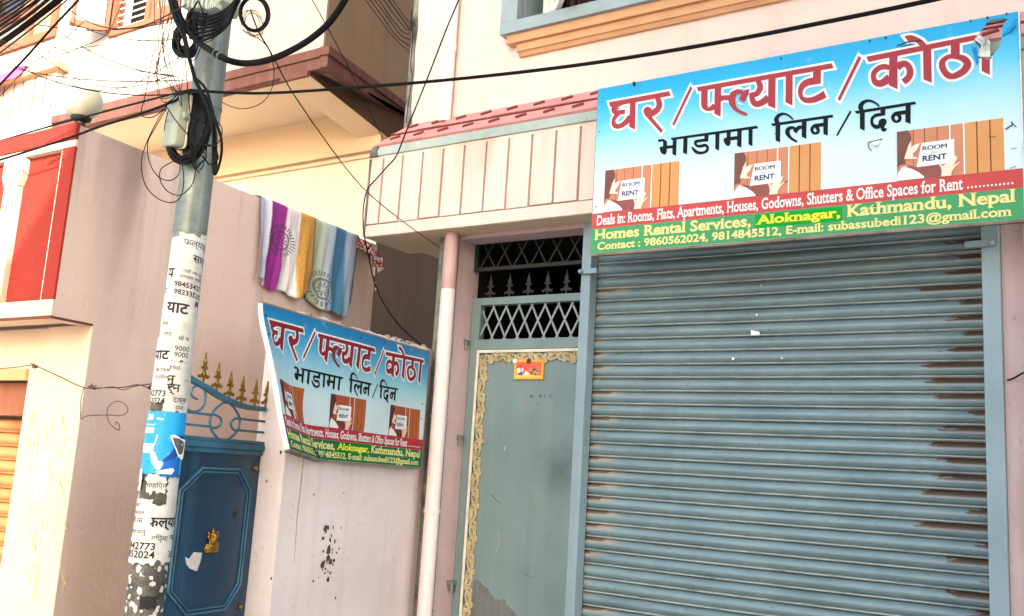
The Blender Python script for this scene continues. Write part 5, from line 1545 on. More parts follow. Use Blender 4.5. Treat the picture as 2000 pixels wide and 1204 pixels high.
# ---- the small sign on the boundary wall, its lower left corner bent outwards
S2O = 0.055
A2, B2, C2 = at_side(513, 593, -S2O), at_side(838, 689, -S2O), at_side(820, 911, -S2O)
len2 = (B2-A2).length
KU = len2/SW
zt2 = (A2.z+B2.z)/2; KV = (zt2-C2.z)/SH_
s2 = thing('small_sign', 'smaller bent copy of the rental sign fixed to the boundary wall', 'sign', (side_point(4.3, -S2O, 0).x, 4.3, C2.z))
FA = Vector((0.05, SH_)); FB = Vector((0.90, 0.0))
E1 = (FB-FA).normalized(); E2 = Vector((E1.y, -E1.x))
if E2.x > 0: E2 = -E2
KAP, TMAX = 4.0, 0.5
def map2(u, v_, off):
    q = Vector((u, v_))-FA
    d = q.dot(E2)
    if d > 0:
        s_ = q.dot(E1); th = min(KAP*d, TMAX); rest = max(0, d-TMAX/KAP)
        q2 = FA+E1*s_+E2*(math.sin(th)/KAP+rest*math.cos(th)-off*math.sin(th)/KU)
        o_ = ((1-math.cos(th))/KAP+rest*math.sin(th))*KU + off*math.cos(th)
        u, v_ = q2.x, q2.y
    else: o_ = off
    p = A2+SD*(u*KU)+SN*(o_+.010*mnoise.noise(Vector((u*2.2, v_*2.0, 5.5)))+.004*mnoise.noise(Vector((u*6, v_*4, 1.5))))
    zz = A2.z+(B2.z-A2.z)*u/SW
    return Vector((p.x, p.y, zz-(SH_-v_)*KV))
sign_print(s2, PAL2, map2, True)
mb = MB()
def edge2(u0, v0, u1, v1, w_, n=24):
    pts = [(u0+(u1-u0)*i/n, v0+(v1-v0)*i/n) for i in range(n+1)]
    for (a, b), (c, d) in zip(pts[:-1], pts[1:]):
        du = 0.012 if u0 == u1 else 0; dv = 0.012 if v0 == v1 else 0
        sgn_u = -1 if u0 < .1 and u0 == u1 else 1; sgn_v = -1 if v0 < .1 else 1
        P0 = [map2(a, b, .0015), map2(a+du*sgn_u, b+dv*sgn_v, .0015), map2(a+du*sgn_u, b+dv*sgn_v, -w_), map2(a, b, -w_)]
        P1 = [map2(c, d, .0015), map2(c+du*sgn_u, d+dv*sgn_v, .0015), map2(c+du*sgn_u, d+dv*sgn_v, -w_), map2(c, d, -w_)]
        mb.hexa(P0, P1)
edge2(-.0005, 0, -.0005, SH_, .022)
mb.build('white_edge', M['foil_white'], s2)
mb = MB(); edge2(0, -.0008, SW, -.0008, .030, 40); edge2(0, SH_+.0008, SW, SH_+.0008, .02, 40); edge2(SW+.0005, 0, SW+.0005, SH_, .03)
mb.build('frame', M['sign_frame'], s2)
mb = MB()
for (a, b) in ((.62,.055),(.65,.035),(.68,.03),(.71,.012)):
    blob(mb, map2(a, b, .0052), SD, (0,0,1), .010, 8, .001, SN)
for (a, b) in ((2.16,.55),(2.17,.42),(1.15,.97),(1.5,.985),(.02,.93),(.03,.80),(1.85,.012)):
    blob(mb, map2(a, b, .0052), SD, (0,0,1), .006, 7, .001, SN)
mb.build('black_tears', M['black_plastic'], s2)
# ================================================================== utility pole with its flyers
PD = 4.10
PP = EYE + ray(341, 700)*PD
PX, PY = PP.x, PP.y
def pz(py_):
    lo, hi = 0.0, 8.0
    for _ in range(50):
        m_ = (lo+hi)/2
        if proj((PX, PY, m_))[1] > py_: lo = m_
        else: hi = m_
    return (lo+hi)/2
ZC = pz(452)
def pole_r(z): return 0.0795 - 0.0042*z if z < ZC else 0.0722-0.0022*(z-ZC)
up = thing('utility_pole', 'grey steel utility pole plastered with torn paper flyers', 'pole', (PX, PY, 0))
prof = [(pole_r(z), z) for z in [0]+[ZC*i/12 for i in range(1, 12)]+[ZC-.0005]]
MB().lathe(prof, (PX, PY, 0), 40).build('lower_shaft', M['pole_paper'], up, smooth=True)
prof = [(pole_r(ZC+.001)-.004, ZC-.012), (pole_r(ZC+.001), ZC-.012), (pole_r(ZC+.01), ZC+.01)]+[(pole_r(ZC+.5*i), ZC+.5*i) for i in range(1, 8)]
MB().lathe(prof, (PX, PY, 0), 40).build('upper_shaft', M['galv'], up, smooth=True)
MB().lathe([(.050, ZC-.05), (pole_r(ZC-.04)+.0008, ZC-.048), (pole_r(ZC-.02)+.0012, ZC-.012), (.05, ZC-.0118)], (PX, PY, 0), 40).build('neck', M['galv'], up, smooth=True)
TC = (EYE-Vector((PX, PY, 1.6))); TC.z = 0; TC.normalize()           # towards the camera
TR = Vector((-TC.y, TC.x, 0))                                         # to the right as seen from the street
if TR.dot(RGT) < 0: TR = -TR
def onpole(s_, z, off=.001):
    "s_ metres of arc to the right of the camera side"
    r_ = pole_r(z)+off; a = s_/pole_r(z)
    c = Vector((PX, PY, z))
    return c+TC*(r_*math.cos(a))+TR*(r_*math.sin(a))
for py_, h in ((300, .012), (210, .010)):
    z = pz(py_)
    MB().lathe([(pole_r(z), z-h), (pole_r(z)+.003, z-h), (pole_r(z)+.003, z+h), (pole_r(z), z+h)], (PX, PY, 0), 32).build('clamp_band', M['galv'], up, smooth=True)
def flyer(label, s0, s1_, y0, y1, texts, k, mat='paper', torn=.012, shapes=(), tilt=0.0, group='paper flyers pasted on the utility pole'):
    "paper from photo row y0 down to y1, arc s0..s1_; texts: (string, s, row, height, weight)"
    za, zb_ = pz(y0), pz(y1)
    off = .0012+.0013*k
    nx_, nz_ = 14, 22
    mb = MB(); vs = []; fs = []
    for j in range(nz_+1):
        for i in range(nx_+1):
            u = i/nx_; v_ = j/nz_
            s_ = s0+(s1_-s0)*u; z = zb_+(za-zb_)*v_
            n1 = mnoise.noise(Vector((u*7+k*3.1, v_*7, k)))
            if i == 0: s_ += torn*.5*(n1+.3)
            if i == nx_: s_ += torn*.5*(n1-.3)
            if j == 0: z += torn*(n1)*1.4
            if j == nz_: z += torn*n1*.8
            vs.append(onpole(s_, z+tilt*(s_-s0), off+.0002*mnoise.noise(Vector((u*9, v_*14, k*2)))))
    for j in range(nz_):
        for i in range(nx_):
            a = j*(nx_+1)+i; fs.append((a, a+1, a+nx_+2, a+nx_+1))
    mb.add(vs, fs)
    root = thing('paper_flyer' if mat != 'poster_blue' else 'poster', label, 'flyer' if mat != 'poster_blue' else 'poster', onpole((s0+s1_)/2, zb_, 0), group)
    mb.build('sheet', M[mat], root, smooth=True)
    for (body, s_, row, h, wgt) in texts:
        v2, f2 = text_tris(body, wgt)
        xs = [p[0] for p in v2]
        if not xs: continue
        xa = min(xs); sc = h
        z0_ = pz(row)
        bm = bmesh.new(); bv = [bm.verts.new((p[0], p[1], 0)) for p in v2]
        for f in f2:
            if len(set(f)) > 2:
                try: bm.faces.new([bv[i] for i in f])
                except ValueError: pass
        x = xa
        while x < max(xs):
            bmesh.ops.bisect_plane(bm, geom=bm.verts[:]+bm.edges[:]+bm.faces[:], plane_co=(x,0,0), plane_no=(1,0,0)); x += .008/sc
        # keep only what is on the sheet
        dead = [f for f in bm.faces if not (s0 < s_+(f.calc_center_median().x-xa)*sc < s1_)]
        bmesh.ops.delete(bm, geom=dead, context='FACES')
        for v_ in bm.verts: v_.co = onpole(s_+(v_.co.x-xa)*sc, z0_+v_.co.y*sc+tilt*(s_+(v_.co.x-xa)*sc-s0), off+.0007)
        me = bpy.data.meshes.new('printing'); bm.to_mesh(me); bm.free()
        me.materials.append(M['black_ink'] if mat != 'poster_blue' else M['white_bit'])
        o = bpy.data.objects.new('printing', me); COL.objects.link(o); attach(o, root)
    for nm, mt, poly in shapes:
        P2 = [Vector((a, pz(b), 0)) for a, b in poly]
        bm = bmesh.new(); bv = [bm.verts.new(p) for p in P2]
        for t_ in tessellate_polygon([P2]):
            try: bm.faces.new([bv[i] for i in t_])
            except ValueError: pass
        for q in range(-24, 25):
            bmesh.ops.bisect_plane(bm, geom=bm.verts[:]+bm.edges[:]+bm.faces[:], plane_co=(q*.008,0,0), plane_no=(1,0,0))
        shapes_off[0] += .00025
        for v_ in bm.verts: v_.co = onpole(v_.co.x, v_.co.y, off+.0007+shapes_off[0])
        me = bpy.data.meshes.new(nm); bm.to_mesh(me); bm.free(); me.materials.append(mt)
        o = bpy.data.objects.new(nm, me); COL.objects.link(o); attach(o, root)
    return root
shapes_off = [0.0]
flyer('old strip of flyer with a stray letter on the left side, highest of its row', -.115, -.025, 470, 640, [('या', -.085, 548, .062, .02), ('त', -.095, 578, .035, .01)], 0, torn=.006)
flyer('large clean white flyer with two phone numbers near the top of the pole', -.045, .125, 462, 585, [('फल्याट/अपा', -.02, 484, .040, .004), ('सार्न', .025, 512, .046, .016), ('गाडी तथा अन्य', -.008, 536, .019, .002), ('कामदार चाहिए', -.018, 547, .020, .002), ('9845342773', -.038, 564, .031, .02), ('9823352024', -.036, 579, .031, .02)], 1, torn=.010, tilt=-.10)
flyer('flyer with big bold letters in the middle of the pole', -.095, .062, 582, 668, [('याट', -.060, 614, .066, .03), ('नान', -.075, 640, .024, .004), ('तथा दक्ष', -.06, 660, .026, .004)], 2, torn=.012, tilt=-.06)
flyer('narrow tall flyer with bold letters at its head along the left of the pole', -.125, -.012, 664, 790, [('याट', -.100, 706, .056, .03), ('था दक्ष', -.075, 730, .021, .004), ('चाहिएमा', -.075, 744, .021, .004), ('42773', -.10, 777, .034, .022), ('52024', -.10, 791, .034, .022)], 4, torn=.009)
flyer('grubby flyer with round digits right of the narrow tall flyer', -.02, .085, 652, 708, [('मो फ', .005, 668, .024, .004), ('9000', -.004, 688, .03, .006), ('9000', -.004, 700, .03, .006)], 3, torn=.015)
flyer('thin white flyer with a single nine on the right of the pole', .05, .115, 600, 720, [('9', .068, 706, .036, .012)], 1, torn=.012)
flyer('crumpled flyer with few words above the blue poster', -.025, .105, 710, 806, [('Hol.', -.012, 724, .026, .002), ('नु', -.022, 752, .055, .015), ('र्न', -.015, 767, .050, .015), ('दक्ष', .012, 787, .032, .006), ('एमा', .025, 801, .026, .006)], 3, torn=.015)
# blue poster with a figure whose face is torn away
M['poster_blue'] = surf('sky_blue_poster', '#1e96d2', '#2a86c4', blotch=0.8, scale=9, spots=.15, spot_col='#d8e4ea', spot_scale=40, rough=0.5, bump=0.25, bump_scale=25, seed=90)
pw = M['white_bit']; pdk = ink('poster_navy', '#1c4a8a', '#163a70'); pbl = ink('poster_shirt', '#1d62b4', '#2a72c0'); ptn = M['pole_paper']
flyer('sky-blue poster with a figure in a blue shirt whose face is torn off', -.118, .098, 806, 926,
      [('30', -.085, 823, .034, .03), ('Mbps', -.038, 822, .013, .01), ('Internet*', -.090, 834, .014, 0)], 5, 'poster_blue', .010, (
      ('white_label', pw, [(-.096,838),(-.044,838),(-.044,848),(-.096,848)]),
      ('antenna', pw, [(-.029,851),(-.025,851),(-.034,872),(-.038,872)]),
      ('white_router', pw, [(-.098,869),(-.036,869),(-.038,886),(-.098,886)]),
      ('forearm', pw, [(-.050,884),(-.030,884),(-.014,901),(.000,902),(.008,908),(.002,916),(-.018,917),(-.036,905)]),
      ('hair', pdk, [(.000,900),(.028,884),(.041,872),(.056,888),(.040,898),(.020,903)]),
      ('blue_shirt', pbl, [(.007,903),(.028,897),(.050,894),(.069,893),(.074,930),(-.003,930),(-.004,918)]),
      ('arm', pw, [(-.017,921),(.007,917),(.041,913),(.050,917),(.040,925),(-.006,925)]),
      ('torn_edge', pw, [(.018,851),(.032,849),(.070,855),(.112,858),(.100,895),(.080,896),(.060,890),(.041,874),(.022,857)]),
      ('cap', pdk, [(.047,850),(.070,849),(.092,852),(.095,857),(.060,855)]),
      ('torn_patch', ptn, [(.026,854),(.049,855),(.095,863),(.085,884),(.064,887),(.038,868)])), group='posters on the utility pole')
flyer('small white flyer with a nine, curling at the left below the blue poster', -.125, -.075, 918, 960, [('19', -.112, 952, .026, .008)], 6, torn=.008)
flyer('torn white scrap with one Nepali word below the blue poster', -.055, .03, 926, 960, [('चाहिएमा', -.050, 952, .028, .006)], 3, torn=.03)
flyer('ragged white scrap below the blue poster on the right', .03, .11, 930, 990, [], 2, torn=.04)
flyer('white flyer with an English word fragment on the lower left of the pole', -.125, -.015, 975, 1072, [('Ser', -.105, 990, .030, .004), ('9860359', -.11, 1004, .019, .002), ('नी रस', -.11, 1021, .03, .006), ('रमा मानु', -.105, 1042, .026, .004)], 4, torn=.012)
flyer('large torn flyer with big bold letters low on the pole', -.04, .115, 985, 1095, [('फल्याट', -.030, 1026, .055, .03), ('दिएमा', -.005, 1054, .03, .006), ('चाहि', .072, 1052, .03, .006), ('38', .075, 1086, .036, .01)], 3, torn=.025)
flyer('lowest white flyer with two rows of bold phone numbers', -.13, .02, 1050, 1098, [('9842773', -.125, 1071, .040, .024), ('9852024', -.125, 1087, .040, .024)], 6, torn=.014)
flyer('small black sticker with a white mark near the foot of the pole', -.02, .045, 1160, 1184, [], 2, 'black_ink', .006)
random.seed(33)
for k in range(92):
    y_ = random.choice((random.uniform(455,640), random.uniform(930,1000), random.uniform(1088,1204), random.uniform(1088,1204)))
    s_ = random.uniform(-.115, .115); z = pz(y_)
    c = onpole(s_, z, .0009+.00001*k); nn = (c-Vector((PX, PY, z))).normalized(); tt = Vector((0,0,1)).cross(nn)
    mb = MB(); blob(mb, c, tt, Vector((0,0,random.uniform(.3,1.9))), random.uniform(.003,.013), random.randint(7,12), .0008, nn)
    mb.build('paper_remnant', M['paper'] if k % 3 else M['paper_scrap'], up)

# ------------------------------------------------ boxes on the pole
bx = thing('junction_box', 'pale grey-green plastic junction box strapped to the utility pole', 'junction box', tuple(onpole(-.03, pz(300), .05)))
YBX = PY-.12
def bxp(px_, py_, dy=0.0): return at(px_, py_, YBX+dy)
b0, b1, b2, b3 = bxp(333,187), bxp(374,181), bxp(361,291), bxp(318,286)
ctr = (b0+b1+b2+b3)/4
vx = ((b1-b0)+(b2-b3))/2; vz = ((b0-b3)+(b1-b2))/2
wx, hz = vx.length, vz.length
ex = vx.normalized(); ez = vz.normalized(); ey = ex.cross(ez).normalized()
if ey.dot(FWD) > 0: ey = -ey
rot = Matrix.Rotation(R(-14), 3, ez)
ex = rot @ ex; ey = rot @ ey
def bq(a, b, c): return ctr+ex*a*wx+ez*b*hz+ey*c
def rrect(w_, h_, r_, n=5):
    out = []
    for cx, cy, a0 in ((w_-r_,h_-r_,0),(-w_+r_,h_-r_,90),(-w_+r_,-h_+r_,180),(w_-r_,-h_+r_,270)):
        for i in range(n+1):
            a = R(a0+90*i/n); out.append((cx+r_*math.cos(a), cy+r_*math.sin(a)))
    return out
def rounded(mb, w_, h_, c0, c1, r_=.1, inset=.06):
    rings = [(rrect(w_, h_, r_), c0), (rrect(w_, h_, r_), c0+(c1-c0)*.75), (rrect(w_-inset*.35, h_-inset*.25, r_), c0+(c1-c0)*.94), (rrect(w_-inset, h_-inset*.7, r_), c1)]
    vs = []; fs = []; m_ = len(rings[0][0])
    for rr, c in rings: vs += [bq(a, b, c) for a, b in rr]
    for k in range(len(rings)-1):
        for i in range(m_): j = (i+1) % m_; fs.append((k*m_+i, k*m_+j, (k+1)*m_+j, (k+1)*m_+i))
    fs.append(tuple(range(m_-1,-1,-1))); fs.append(tuple((len(rings)-1)*m_+i for i in range(m_)))
    mb.add(vs, fs)
mb = MB(); rounded(mb, .52, .50, -.012, .028); mb.build('lid', M['box_plastic'], bx, smooth=True)
mb = MB(); rounded(mb, .54, .515, -.022, -.0125); mb.build('seal', M['white_trim'], bx, smooth=True)
mb = MB(); rounded(mb, .50, .48, -.085, -.0225); mb.build('body', M['black_plastic'], bx, smooth=True)
mb = MB()
for b in (.06,): mb.lathe([(.016,0),(.016,.02),(.012,.024),(.005,.024)], bq(.56, b, -.012), 14, Matrix((ex, ez, ey)).transposed())
mb.build('latch', M['box_plastic'], bx, smooth=True)
v2, f2 = text_tris('CG', .01)
nv, nf = text_tris('NET', 0)
def decal(name, body, a0, b0_, h, mat, wgt):
    v2, f2 = text_tris(body, wgt)
    me = bpy.data.meshes.new(name); me.from_pydata([tuple(bq(a0+x*h/wx, b0_+y*h/hz, .0292)) for x, y in v2], [], f2); me.materials.append(mat)
    o = bpy.data.objects.new(name, me); COL.objects.link(o); attach(o, bx)
decal('lettering', 'CG', -.36, -.06, .022, ink('box_ink', '#4448a0'), .012)
decal('faded_lettering', 'NET', .04, -.06, .022, ink('box_ink_faded', '#a0a0b8'), 0)

tb_ = thing('terminal_box', 'ribbed grey cable terminal box high on the pole', 'terminal box', tuple(bxp(400, 20)))
mb = MB()
def tbp(x, y, d): return at(x, y, PY-.10+d)
q = [(358,6),(378,14),(420,16),(432,-2),(425,-60),(352,-60)]
cs = [tbp(a, b, -.06) for a, b in q]
mb.prism([(c.x, c.z) for c in cs], lambda a, b, t_: (a, t_, b), PY-.16, PY-.04)
mb.build('case', M['box_plastic'], tb_, bevel=.006)
mb = MB()
for k in range(7):
    p = tbp(360+k*9, 10, -.065); mb.box(p.x-.006, p.x+.004, p.y-.006, p.y+.05, p.z-.015, p.z+.12)
p = tbp(412, 12, -.07)
for k in range(5): mb.box(p.x-.03+k*.014, p.x-.022+k*.014, PY-.175, PY-.14, p.z-.014, p.z+.01)
mb.build('ribs', M['grey_coping'], tb_, bevel=.002)
mb = MB()
for (a, b) in ((384,24),(398,22),(372,30)):
    p = tbp(a, b, 0); mb.lathe([(.016,-.05),(.018,-.045),(.018,0),(.012,.02)], p, 12)
mb.build('cable_glands', M['black_plastic'], tb_, smooth=True)
# ================================================================== cloths on the side wall
cl_m, t, bs = newmat('striped_sari_cotton')
uvn = t.nodes.new("ShaderNodeUVMap"); uvn.uv_map = 'UVMap'
sx_ = t.nodes.new("ShaderNodeSeparateXYZ"); t.links.new(uvn.outputs[0], sx_.inputs[0])
tc = t.nodes.new("ShaderNodeTexCoord")
wob = _math(t, 'MULTIPLY', _math(t, 'SUBTRACT', _noise(t, _map(t, uvn.outputs[0], (1, 3, 1)), 2.0, 2), 0.5), 0.012)
un = _math(t, 'ADD', sx_.outputs[0], wob)
rp = t.nodes.new("ShaderNodeValToRGB"); t.links.new(un, rp.inputs[0]); rp.color_ramp.interpolation = 'LINEAR'
stops = [(0,'#6f7696'),(.05,'#c6c4d0'),(.095,'#dad6dc'),(.105,'#7a1c74'),(.24,'#861f7c'),(.25,'#c8c2c4'),(.37,'#cfcac8'),(.38,'#b88a3e'),(.50,'#ae7f34'),(.513,'#30343c'),(.522,'#86936e'),(.60,'#a9b09c'),(.66,'#9ea8b4'),(.73,'#8fa6b6'),(.745,'#2c587a'),(.84,'#356684'),(.86,'#7e93a6'),(.90,'#a4abb8'),(.95,'#949cae'),(1.0,'#3c465c')]
cr = rp.color_ramp
cr.elements[0].position = 0; cr.elements[0].color = lin(stops[0][1]); cr.elements[1].position = 1; cr.elements[1].color = lin(stops[-1][1])
for p, c in stops[1:-1]:
    e = cr.elements.new(p); e.color = lin(c)
out = rp.outputs[0]
def medallion(cu, cv, rad, col, out):
    du = _math(t, 'MULTIPLY', _math(t, 'SUBTRACT', sx_.outputs[0], cu), 1.22)
    dv = _math(t, 'SUBTRACT', sx_.outputs[1], cv)
    r_ = _math(t, 'SQRT', _math(t, 'ADD', _math(t, 'MULTIPLY', du, du), _math(t, 'MULTIPLY', dv, dv)))
    a = _math(t, 'ARCTAN2', dv, du)
    spk_ = _math(t, 'GREATER_THAN', _math(t, 'SINE', _math(t, 'MULTIPLY', a, 30)), -0.1)
    spk2 = _math(t, 'GREATER_THAN', _math(t, 'SINE', _math(t, 'MULTIPLY', a, 10)), 0.0)
    ring = _math(t, 'MULTIPLY', _math(t, 'GREATER_THAN', r_, rad*.72), _math(t, 'LESS_THAN', r_, rad))
    ring = _math(t, 'MULTIPLY', ring, spk_)
    mid = _math(t, 'MULTIPLY', _math(t, 'GREATER_THAN', r_, rad*.46), _math(t, 'LESS_THAN', r_, rad*.62))
    inn = _math(t, 'MULTIPLY', _math(t, 'MULTIPLY', _math(t, 'GREATER_THAN', r_, rad*.10), _math(t, 'LESS_THAN', r_, rad*.40)), spk2)
    f = _math(t, 'MINIMUM', _math(t, 'ADD', _math(t, 'ADD', ring, mid), inn), 1.0)
    return _mix(t, _math(t, 'MULTIPLY', f, .72), out, lin(col))
out = medallion(.215, .50, .165, '#3a2440', out)
out = medallion(.64, .20, .17, '#3c4450', out)
fine = _ramp(t, _noise(t, _map(t, uvn.outputs[0], (70, 2, 1)), 1.0, 3, .7), .50, .62)
pale = _math(t, 'MULTIPLY', _math(t, 'GREATER_THAN', un, .25), _math(t, 'LESS_THAN', un, .38))
edge = _math(t, 'LESS_THAN', un, .06)
out = _mix(t, _math(t, 'MULTIPLY', _math(t, 'MULTIPLY', fine, _math(t, 'ADD', pale, edge)), .55), out, lin('#6c6a78'))
vor = t.nodes.new("ShaderNodeTexVoronoi"); vor.inputs["Scale"].default_value = 34; vor.feature = 'DISTANCE_TO_EDGE'
t.links.new(_map(t, uvn.outputs[0], (1.5, 1, 1)), vor.inputs["Vector"])
gold_b = _math(t, 'MULTIPLY', _math(t, 'MULTIPLY', _math(t, 'GREATER_THAN', un, .385), _math(t, 'LESS_THAN', un, .505)), _math(t, 'LESS_THAN', vor.outputs[0], .12))
out = _mix(t, _math(t, 'MULTIPLY', gold_b, .5), out, lin('#86622c'))
t.links.new(out, bs.inputs["Base Color"]); bs.inputs["Roughness"].default_value = .9
_bump(t, bs, _noise(t, tc.outputs["Object"], 260, 2), .15, .002)
tl, tr_ = at_side(504, 398, OFF), at_side(697, 474, OFF)
ya, yb = tl.y, tr_.y
def drop(u):      # how far the hem hangs, along the wall
    pts = [(0,.52),(.08,.545),(.2,.56),(.3,.56),(.38,.575),(.47,.53),(.56,.585),(.7,.60),(.85,.62),(.97,.60),(1.0,.50)]
    for (a, b), (c, d) in zip(pts[:-1], pts[1:]):
        if u <= c: return b+(d-b)*(u-a)/(c-a)
    return .5
bl = at_side(515, 552, OFF)
nx, nz = 90, 40
me = bpy.data.meshes.new('striped_sheet'); vs = []; uvs = []; fs = []
tot = 0
for j in range(nz+1):
    for i in range(nx+1):
        u = i/nx; f = j/nz
        y_ = ya+(yb-ya)*u
        zt_ = zF+(zE-zF)*(y_-yF)/(yE-yF)
        L = drop(u)
        if f < .18:      # behind the wall and over the top
            g_ = f/.18
            out_ = -.155+.165*g_; z_ = zt_+.010+.006*math.sin(g_*3.1)-.16*max(0, .25-g_)*2
        else:
            g_ = (f-.18)/.82
            fold = .5+.5*g_
            wv = .013*math.sin(u*14+1.0+1.2*g_)+.010*math.sin(u*29+2*g_)+.007*abs(math.sin(u*37+3*g_))+.004*math.sin(u*71+5*g_)
            out_ = .016+(.018+1.6*wv)*fold*g_**.6
            z_ = zt_+.008-L*g_+.010*math.sin(u*26+.5)*g_**3
            y_ += -.04*g_*(1-u)*.3 + .022*math.sin(u*9+2)*g_ -.03*g_*u + .012*math.sin(u*21)*g_**2
            out_ += .010*mnoise.noise(Vector((u*11, g_*5, 1.7)))*g_ + .004*mnoise.noise(Vector((u*26, g_*14, 4.2)))*g_
            out_ = max(out_, .012)
            if g_ > .97: out_ -= .004
        p = side_point(y_, OFF, z_, out_)
        vs.append(p); uvs.append((u, 1-max(0, (f-.05))/.95))
for j in range(nz):
    for i in range(nx):
        a = j*(nx+1)+i; fs.append((a, a+1, a+nx+2, a+nx+1))
me.from_pydata(vs, [], fs)
ul = me.uv_layers.new(name='UVMap')
for l in me.loops: ul.data[l.index].uv = uvs[l.vertex_index]
me.materials.append(cl_m); me.polygons.foreach_set("use_smooth", [True]*len(me.polygons))
o = bpy.data.objects.new('striped_sheet', me); COL.objects.link(o)
md = o.modifiers.new('thick', 'SOLIDIFY'); md.thickness = .003
tag(rebase(o), 'striped purple, gold and blue sheet hung to dry over the side wall', 'cloth')
# red and white knotted rag
rg = thing('rag', 'red and white crocheted rag hanging on the wall end beside the striped sheet', 'cloth', side_point(yE-.1, OFF, zE-.2))
random.seed(17)
red_b, wht_b = MB(), MB()
path = [at_side(a, b, OFF)+SN*.015 for a, b in ((694,477),(704,480),(714,486),(722,494),(729,504),(735,512),(738,520))]
path = spline(path, 10)
for k, p in enumerate(path):
    for q in range(5):
        c = p+Vector((random.uniform(-.012,.02), random.uniform(-.02,.02), random.uniform(-.028,.022)))
        (red_b if random.random() < .5 else wht_b).sphere(c, random.uniform(.006,.013), 4, (1, random.uniform(.6,1.6), random.uniform(.6,1.5)))
for k in range(9):
    c = at_side(727+random.uniform(-1.5,2.5), 520+k*5.6, OFF)+SN*.02
    (red_b if k in (0,4,5,7) else wht_b).sphere(c, .0085, 4, (.7,.8,1.7))
for k in range(5):
    c = at_side(735+random.uniform(-1.5,1.5), 512+k*4.5, OFF)+SN*.02
    wht_b.sphere(c, .010, 4, (.8,.8,1.4))
red_b.build('red_tufts', surf('red_yarn', '#b02838', '#8a1c2c', scale=30, rough=.95, bump=.3, seed=91), rg, smooth=True)
wht_b.build('white_tufts', surf('white_yarn', '#d8d2d4', '#b8aeb4', scale=30, rough=.95, bump=.3, seed=92), rg, smooth=True)

# ================================================================== cables
def cable(label, pts, r_, mat='cable', name='cable', group='overhead cables', n=6, cat='cable'):
    "pts: (photo x, photo y, depth y)"
    P = [at(a, b, d) for a, b, d in pts]
    P = spline(P, n)
    o = MB().tube(P, r_, 8 if r_ > .006 else 6).build(name, M[mat], smooth=True, recalc=False)
    return tag(rebase(o), label, cat, group)
Yp = PY-.16
cable('long black service cable from the pole box over the awning to the top right', [(352,185,Yp),(372,177,Yp-.02),(440,181,Yp),(530,182,Yp),(700,171,Yp),(900,154,Yp),(1140,126,Yp-.05),(1400,84,Yp-.1),(1640,38,Yp-.15),(1850,-6,Yp-.2),(2100,-64,Yp-.3)], .0062)
cable('thickest black power cable sagging right of the pole to the top edge', [(336,-10,Yp-.04),(352,34,Yp-.04),(368,62,Yp-.05),(392,86,Yp-.06),(420,104,Yp-.08),(446,118,Yp-.06),(475,124,Yp),(510,121,Yp),(552,107,Yp),(600,81,Yp),(640,48,Yp),(668,10,Yp),(690,-30,Yp)], .0135)
mb = MB()
for (a, b) in ((422,105),(430,110)):
    p = at(a, b, Yp-.075); mb.lathe([(.015,-.005),(.018,-.003),(.018,.003),(.015,.005)], p, 14, Vector((.8,0,-.5)).to_track_quat('Z','Y').to_matrix())
o = mb.build('clamp', M['galv'], smooth=True); tag(rebase(o), 'galvanised double hose clamp on the thick power cable', 'clamp')
cable('black cable dropping past the awning corner to the small sign', [(905,-20,4.3),(894,5,4.35),(870,62,4.45),(840,140,4.6),(800,240,4.75),(775,303,4.80),(757,325,4.81),(735,350,4.82),(719,368,4.82),(711,395,4.81),(709,430,4.80),(712,463,4.82),(720,500,4.9),(728,540,5.0),(745,585,5.05),(775,630,5.1),(810,664,5.12),(843,686,5.1)], .0052)
cable('thin drop wire slanting from the top to the tiles', [(603,-12,3.4),(640,55,3.7),(700,170,4.4),(752,282,5.0)], .0030)
cable('long thin wire slanting from the cable ring down to the door grille', [(489,20,Yp),(505,62,Yp),(530,105,Yp+.1),(579,193,Yp+.5),(680,334,3.6),(745,400,4.2),(850,478,5.0),(899,503,5.3)], .0030)
# cables arcing round the pole head
for i in range(7):
    x0_ = 398+i*3; y0_ = 22+i*10
    lab = 'black cable arcing from the terminal box round the pole head'
    cable(lab, [(380-(i % 3)*4, 30+i*9, Yp-.03-.004*i), (400, 33+i*7.5, Yp-.05-.004*i), (425, 28+i*6.5, Yp-.06-.004*i), (447, 14+i*5.2, Yp-.05-.004*i), (464-i*.5, -6+i*3.4, Yp-.03), (474+i*2, -34, Yp)], .0058+.0005*(i % 3), group='cables arcing from the terminal box')
for i, (dx, w_) in enumerate(((0,.0085),(8,.006),(-5,.005))):
    cable('black cable bundle running down from the top beside the terminal box', [(332+dx,-10,Yp-.05),(345+dx,36,Yp-.06),(357+dx*.5,66,Yp-.07),(366+dx*.3,100,Yp-.06),(374,130,Yp-.05),(383+dx*.2,160,Yp-.06),(398,190,Yp-.07),(411+dx*.2,225,Yp-.05),(418+dx*.3,262,Yp-.03),(418+dx*.4,300,Yp-.02),(421+dx*.3,337,Yp-.02)], w_, group='cables hanging beside the junction box')
cable('black cable loop right of the junction box', [(378,152,Yp-.02),(390,160,Yp-.03),(404,178,Yp-.05),(412,205,Yp-.05),(420,235,Yp-.05),(430,262,Yp-.03),(433,285,Yp-.02),(431,310,Yp-.02),(425,332,Yp-.02),(419,341,Yp-.02),(416,325,Yp-.02),(417,290,Yp-.03),(415,240,Yp-.05)], .0060, group=None)
